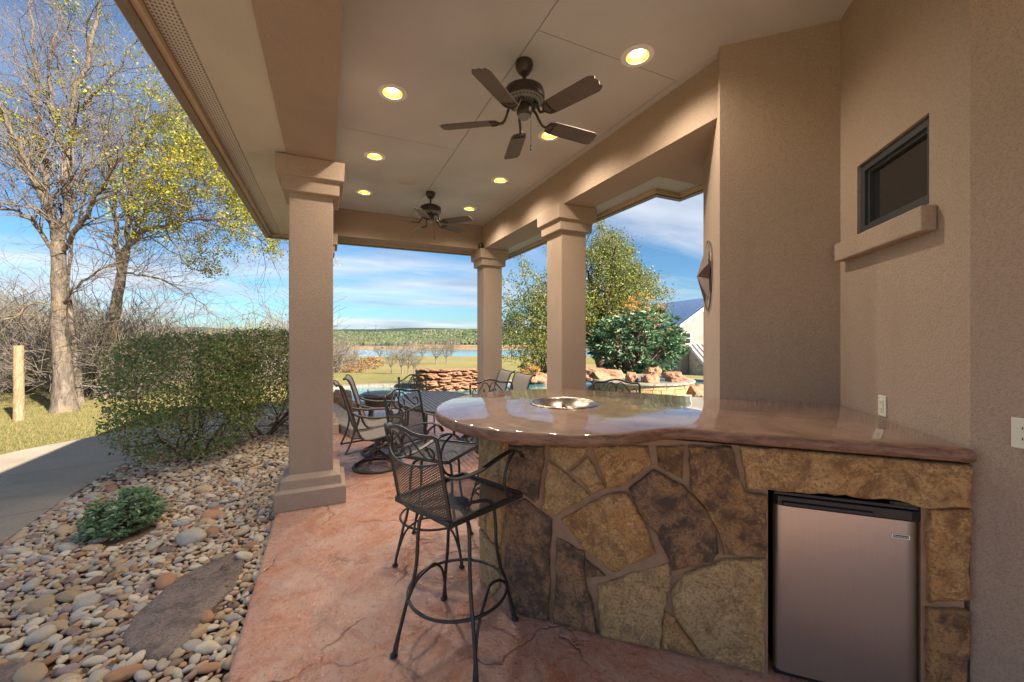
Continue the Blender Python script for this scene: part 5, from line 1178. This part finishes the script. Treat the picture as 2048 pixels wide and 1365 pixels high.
# ------------------------------------------------------------------ lawn trees, bushes, far woods
def lawn():
    rnd = random.Random(61); rng = np.random.default_rng(61)
    def proto(name, label, cat, group, h):
        t = thing(name, label, cat, (0, 0, 0), 0, group); S = []; T = []
        obj('trunk', MB().tube([(0, 0, -.2), (.03, 0, .5), (0, .02, 1.0)], [.12, .09, .08], 8), M['twig'], t, 60)
        for k in range(8): a = k * .8; grow(rnd, (0, 0, rnd.uniform(.5, 1.0)), (math.cos(a), math.sin(a), 1.1), h * .62, .045, 0, 3, S, T, .2, .06, (4, 4, 3), .6, .012)
        V, F = seg_mesh(S, 3); np_obj('crown', V, F, M['brush_twig'], t); return t
    p = proto('bare_lawn_tree', 'spreading leafless tan tree on the lawn with three more beside it', 'tree', 'bare trees on the lawn', 3.4)
    spots = [(804, 752, 48, 1.0, 'tallest leafless tree in the clump on the lawn'), (817, 750, 50, .85, 'middle leafless tree of the clump on the lawn'), (828, 746, 55, .8, 'leafless tree at the right side of the lawn clump'), (783, 748, 58, .9, 'leafless tree at the left side of the lawn clump'), (760, 722, 185, 2.4, 'dark bare tree by the near lake shore'), (872, 731, 130, 2.1, 'bare tree on the lawn behind the stone waterfall'), (893, 728, 140, 2.2, 'wide bare tree near the lake behind the stone waterfall'), (903, 713, 285, 3.6, 'pale bare tree standing at the water edge'), (845, 720, 200, 2.6, 'bare tree with greenish crown by the lake')]
    for i, (u, v, tt, s, lab) in enumerate(spots):
        o = p if i == 0 else copy_tree(p); q = pt(u, v, tt); o.location = (q.x, q.y, terrain(q.x, q.y) + .1); o.scale = (s,) * 3; o.rotation_euler.z = i * 1.9; o['label'] = lab
    def rb(u, tt, s, lab, i):
        a = (u - 1024) / FOC; x, y = (SN + a * CS) * tt, (CS - a * SN) * tt
        return rosette_bush('russet_bush', lab, 'bush', Vector((x, y, terrain(x, y) - .1)), (1.6 * s, 1.2 * s, .9 * s, 1.0 * s), 90, 9, (.3 * s, .5 * s), 'bush_russet', 70 + i, .1)
    for i, (u, tt, s, lab) in enumerate(((745, 92, 1.5, 'largest russet bush on the slope above the lake'), (697, 60, .8, 'russet bush among dry grass near the column'), (716, 66, .9, 'russet bush between two others on the dry slope'), (680, 75, 1.2, 'russet bush hard beside the stucco column'), (728, 110, 1.5, 'russet bush farthest down the slope'))): rb(u, tt, s, lab, i)
    q = pt(530, 690, 24); q.z = terrain(q.x, q.y); t = thing('young_tree', 'small sparse tree with yellow green leaf tufts beyond the hedge', 'tree', q); S = []; T = []
    obj('trunk', MB().tube([(0, 0, 0), (.05, 0, 1.2), (0, 0, 2.2)], [.09, .07, .06], 8), M['twig'], t, 60)
    for k in range(7): a = k * .9; grow(rnd, (0, 0, 1.6 + .1 * k), (math.cos(a), math.sin(a), .8), 1.7, .035, 0, 2, S, T, .2, .06, (4, 4), .6, .010)
    V, F = seg_mesh(S, 3); c = np_obj('crown', V, F, M['twig'], t); C = [(w.x + rnd.gauss(0, .1), w.y + rnd.gauss(0, .1), w.z + rnd.gauss(0, .08)) for w in T for _ in range(5)]; V, F = leaf_quads(C, (.08, .15), rng, .6); np_obj('leaves', V, F, M['leaf_yellow'], c)
    # woods on the far shore
    V = []; F = []; n = 0; shapes = [lump(ICO1, 90 + k, .45, 1.5) for k in range(6)]
    for k in range(20000):
        tt = rnd.uniform(665, 1350) if k > 1500 else rnd.uniform(655, 720); a = rnd.uniform(-1.3, 1.3) if k % 3 else rnd.uniform(-.5, .3); x, y = (SN + a * CS) * tt, (CS - a * SN) * tt; s = rnd.uniform(2.2, 5.0) * (1 + max(0, tt - 1000) / 1800)
        if mnoise.noise(Vector((x / 60, y / 60, 0))) < -.2: continue
        S = shapes[k % 6] * np.array((s, s, s * rnd.uniform(.7, 1.1))) + np.array((x, y, terrain(x, y) + s * .4)); V.append(S); F.append(ICO1[1] + n); n += len(S)
    o = np_obj('far_woods', np.concatenate(V), np.concatenate(F), M['far_wood'], None, False); tag(o, 'dark green woodland covering the hills across the lake', 'woods', None, 'stuff')
lawn()

# ------------------------------------------------------------------ neighbouring house
def neighbour():
    ap = pt(1430, 594, 40); far = pt(1300, 612, 50.7); far.z = ap.z; rd = (far - ap).normalized(); sd_ = Vector((rd.y, -rd.x, 0))
    if sd_.dot(Vector((CS, -SN, 0))) > 0: sd_ = -sd_
    L = (far - ap).length; hw = 4.4; ez = 2.75; base = -5.0; o = Vector((ap.x, ap.y, base))
    t = thing('white_house', 'white rendered house with blue standing seam metal roof', 'house', o)
    def w(a, s, z): return rd * a + sd_ * s + Vector((0, 0, z - base))
    mb = MB().add([w(0, hw - .4, base), w(0, -hw + .4, base), w(0, -hw + .4, ez + .2), w(0, 0, ap.z - .15), w(0, hw - .4, ez + .2), w(L, hw - .4, base), w(L, -hw + .4, base), w(L, -hw + .4, ez + .2), w(L, 0, ap.z - .15), w(L, hw - .4, ez + .2)], [(0, 1, 2, 3, 4), (5, 9, 8, 7, 6), (0, 4, 9, 5), (1, 6, 7, 2)]); obj('wall', mb, M['white_render'], t, recalc=True)
    for s in (1, -1):
        mb = MB(); th = Vector((0, 0, .12)); q = [w(-.5, 0, ap.z), w(L + .5, 0, ap.z), w(L + .5, s * (hw + .1), ez - .12), w(-.5, s * (hw + .1), ez - .12)]; mb.add([*q, *[p - th for p in q]], [(0, 1, 2, 3), (7, 6, 5, 4), (0, 3, 7, 4), (3, 2, 6, 7), (2, 1, 5, 6)])
        r = obj('roof', mb, M['roof_blue'], t, recalc=True)
        for k in range(26):
            a = -.3 + (L + .6) * k / 25; obj('seam', MB().bar(w(a, 0, ap.z + .03), w(a, s * (hw + .1), ez - .09), .05, .06), M['roof_blue'], r)
    rk = MB()
    rk.bar(w(-.52, 0, ap.z - .12), w(-.52, hw + .1, ez - .26), .05, .3); rk.bar(w(-.52, 0, ap.z - .12), w(-.52, -hw - .1, ez - .26), .05, .3); obj('rake_board', rk, M['white_trim'], t)
    nn = -rd; c = ppl(1375, 677, nn.x, nn.y, nn.dot(ap)); zc = c.z; sc = (c - ap).dot(sd_)
    wf = MB()
    for s0, s1, z0, z1 in ((-.36, .36, -.58, -.50), (-.36, .36, .50, .58), (-.36, -.28, -.5, .5), (.28, .36, -.5, .5), (-.28, .28, -.03, .03)): wf.add([w(-.06, sc + s0, zc + z0), w(-.06, sc + s1, zc + z0), w(-.06, sc + s1, zc + z1), w(-.06, sc + s0, zc + z1), w(.02, sc + s0, zc + z0), w(.02, sc + s1, zc + z0), w(.02, sc + s1, zc + z1), w(.02, sc + s0, zc + z1)], [(0, 1, 2, 3), (4, 5, 6, 7), (0, 1, 5, 4), (1, 2, 6, 5), (2, 3, 7, 6), (3, 0, 4, 7)])
    win = obj('window', wf, M['white_trim'], t, recalc=True); obj('pane', MB().add([w(-.02, sc - .28, zc - .5), w(-.02, sc + .28, zc - .5), w(-.02, sc + .28, zc + .5), w(-.02, sc - .28, zc + .5)], [(0, 1, 2, 3)]), M['window_glass'], win)
    # lower lean-to in front of the gable
    e0, e1 = -3.2, 0.0; ez2 = -1.75; tz = .75; s0 = hw - 1.0
    mb = MB(); q = [w(e0, s0, ez2), w(e0, -hw - 3, ez2), w(e1 - .05, -hw - 3, tz), w(e1 - .05, s0, tz)]; th = Vector((0, 0, .12)); mb.add([*q, *[p - th for p in q]], [(0, 1, 2, 3), (7, 6, 5, 4), (0, 3, 7, 4), (3, 2, 6, 7), (2, 1, 5, 6), (1, 0, 4, 5)]); r = obj('porch_roof', mb, M['roof_grey'], t, recalc=True)
    for k in range(18):
        s = s0 - .1 - k * .55; obj('seam', MB().bar(w(e0, s, ez2 + .03), w(e1 - .05, s, tz + .03), .05, .07), M['roof_dark'], r)
    mb = MB().add([w(e0 + .4, s0 - .3, base), w(e0 + .4, -hw - 3, base), w(e0 + .4, -hw - 3, ez2 + .15), w(e0 + .4, s0 - .3, ez2 + .15), w(-.1, s0 - .3, base), w(-.1, s0 - .3, tz - .2)], [(0, 1, 2, 3), (4, 0, 3, 5)]); obj('porch_wall', mb, M['house_stone'], t, recalc=True)
neighbour()
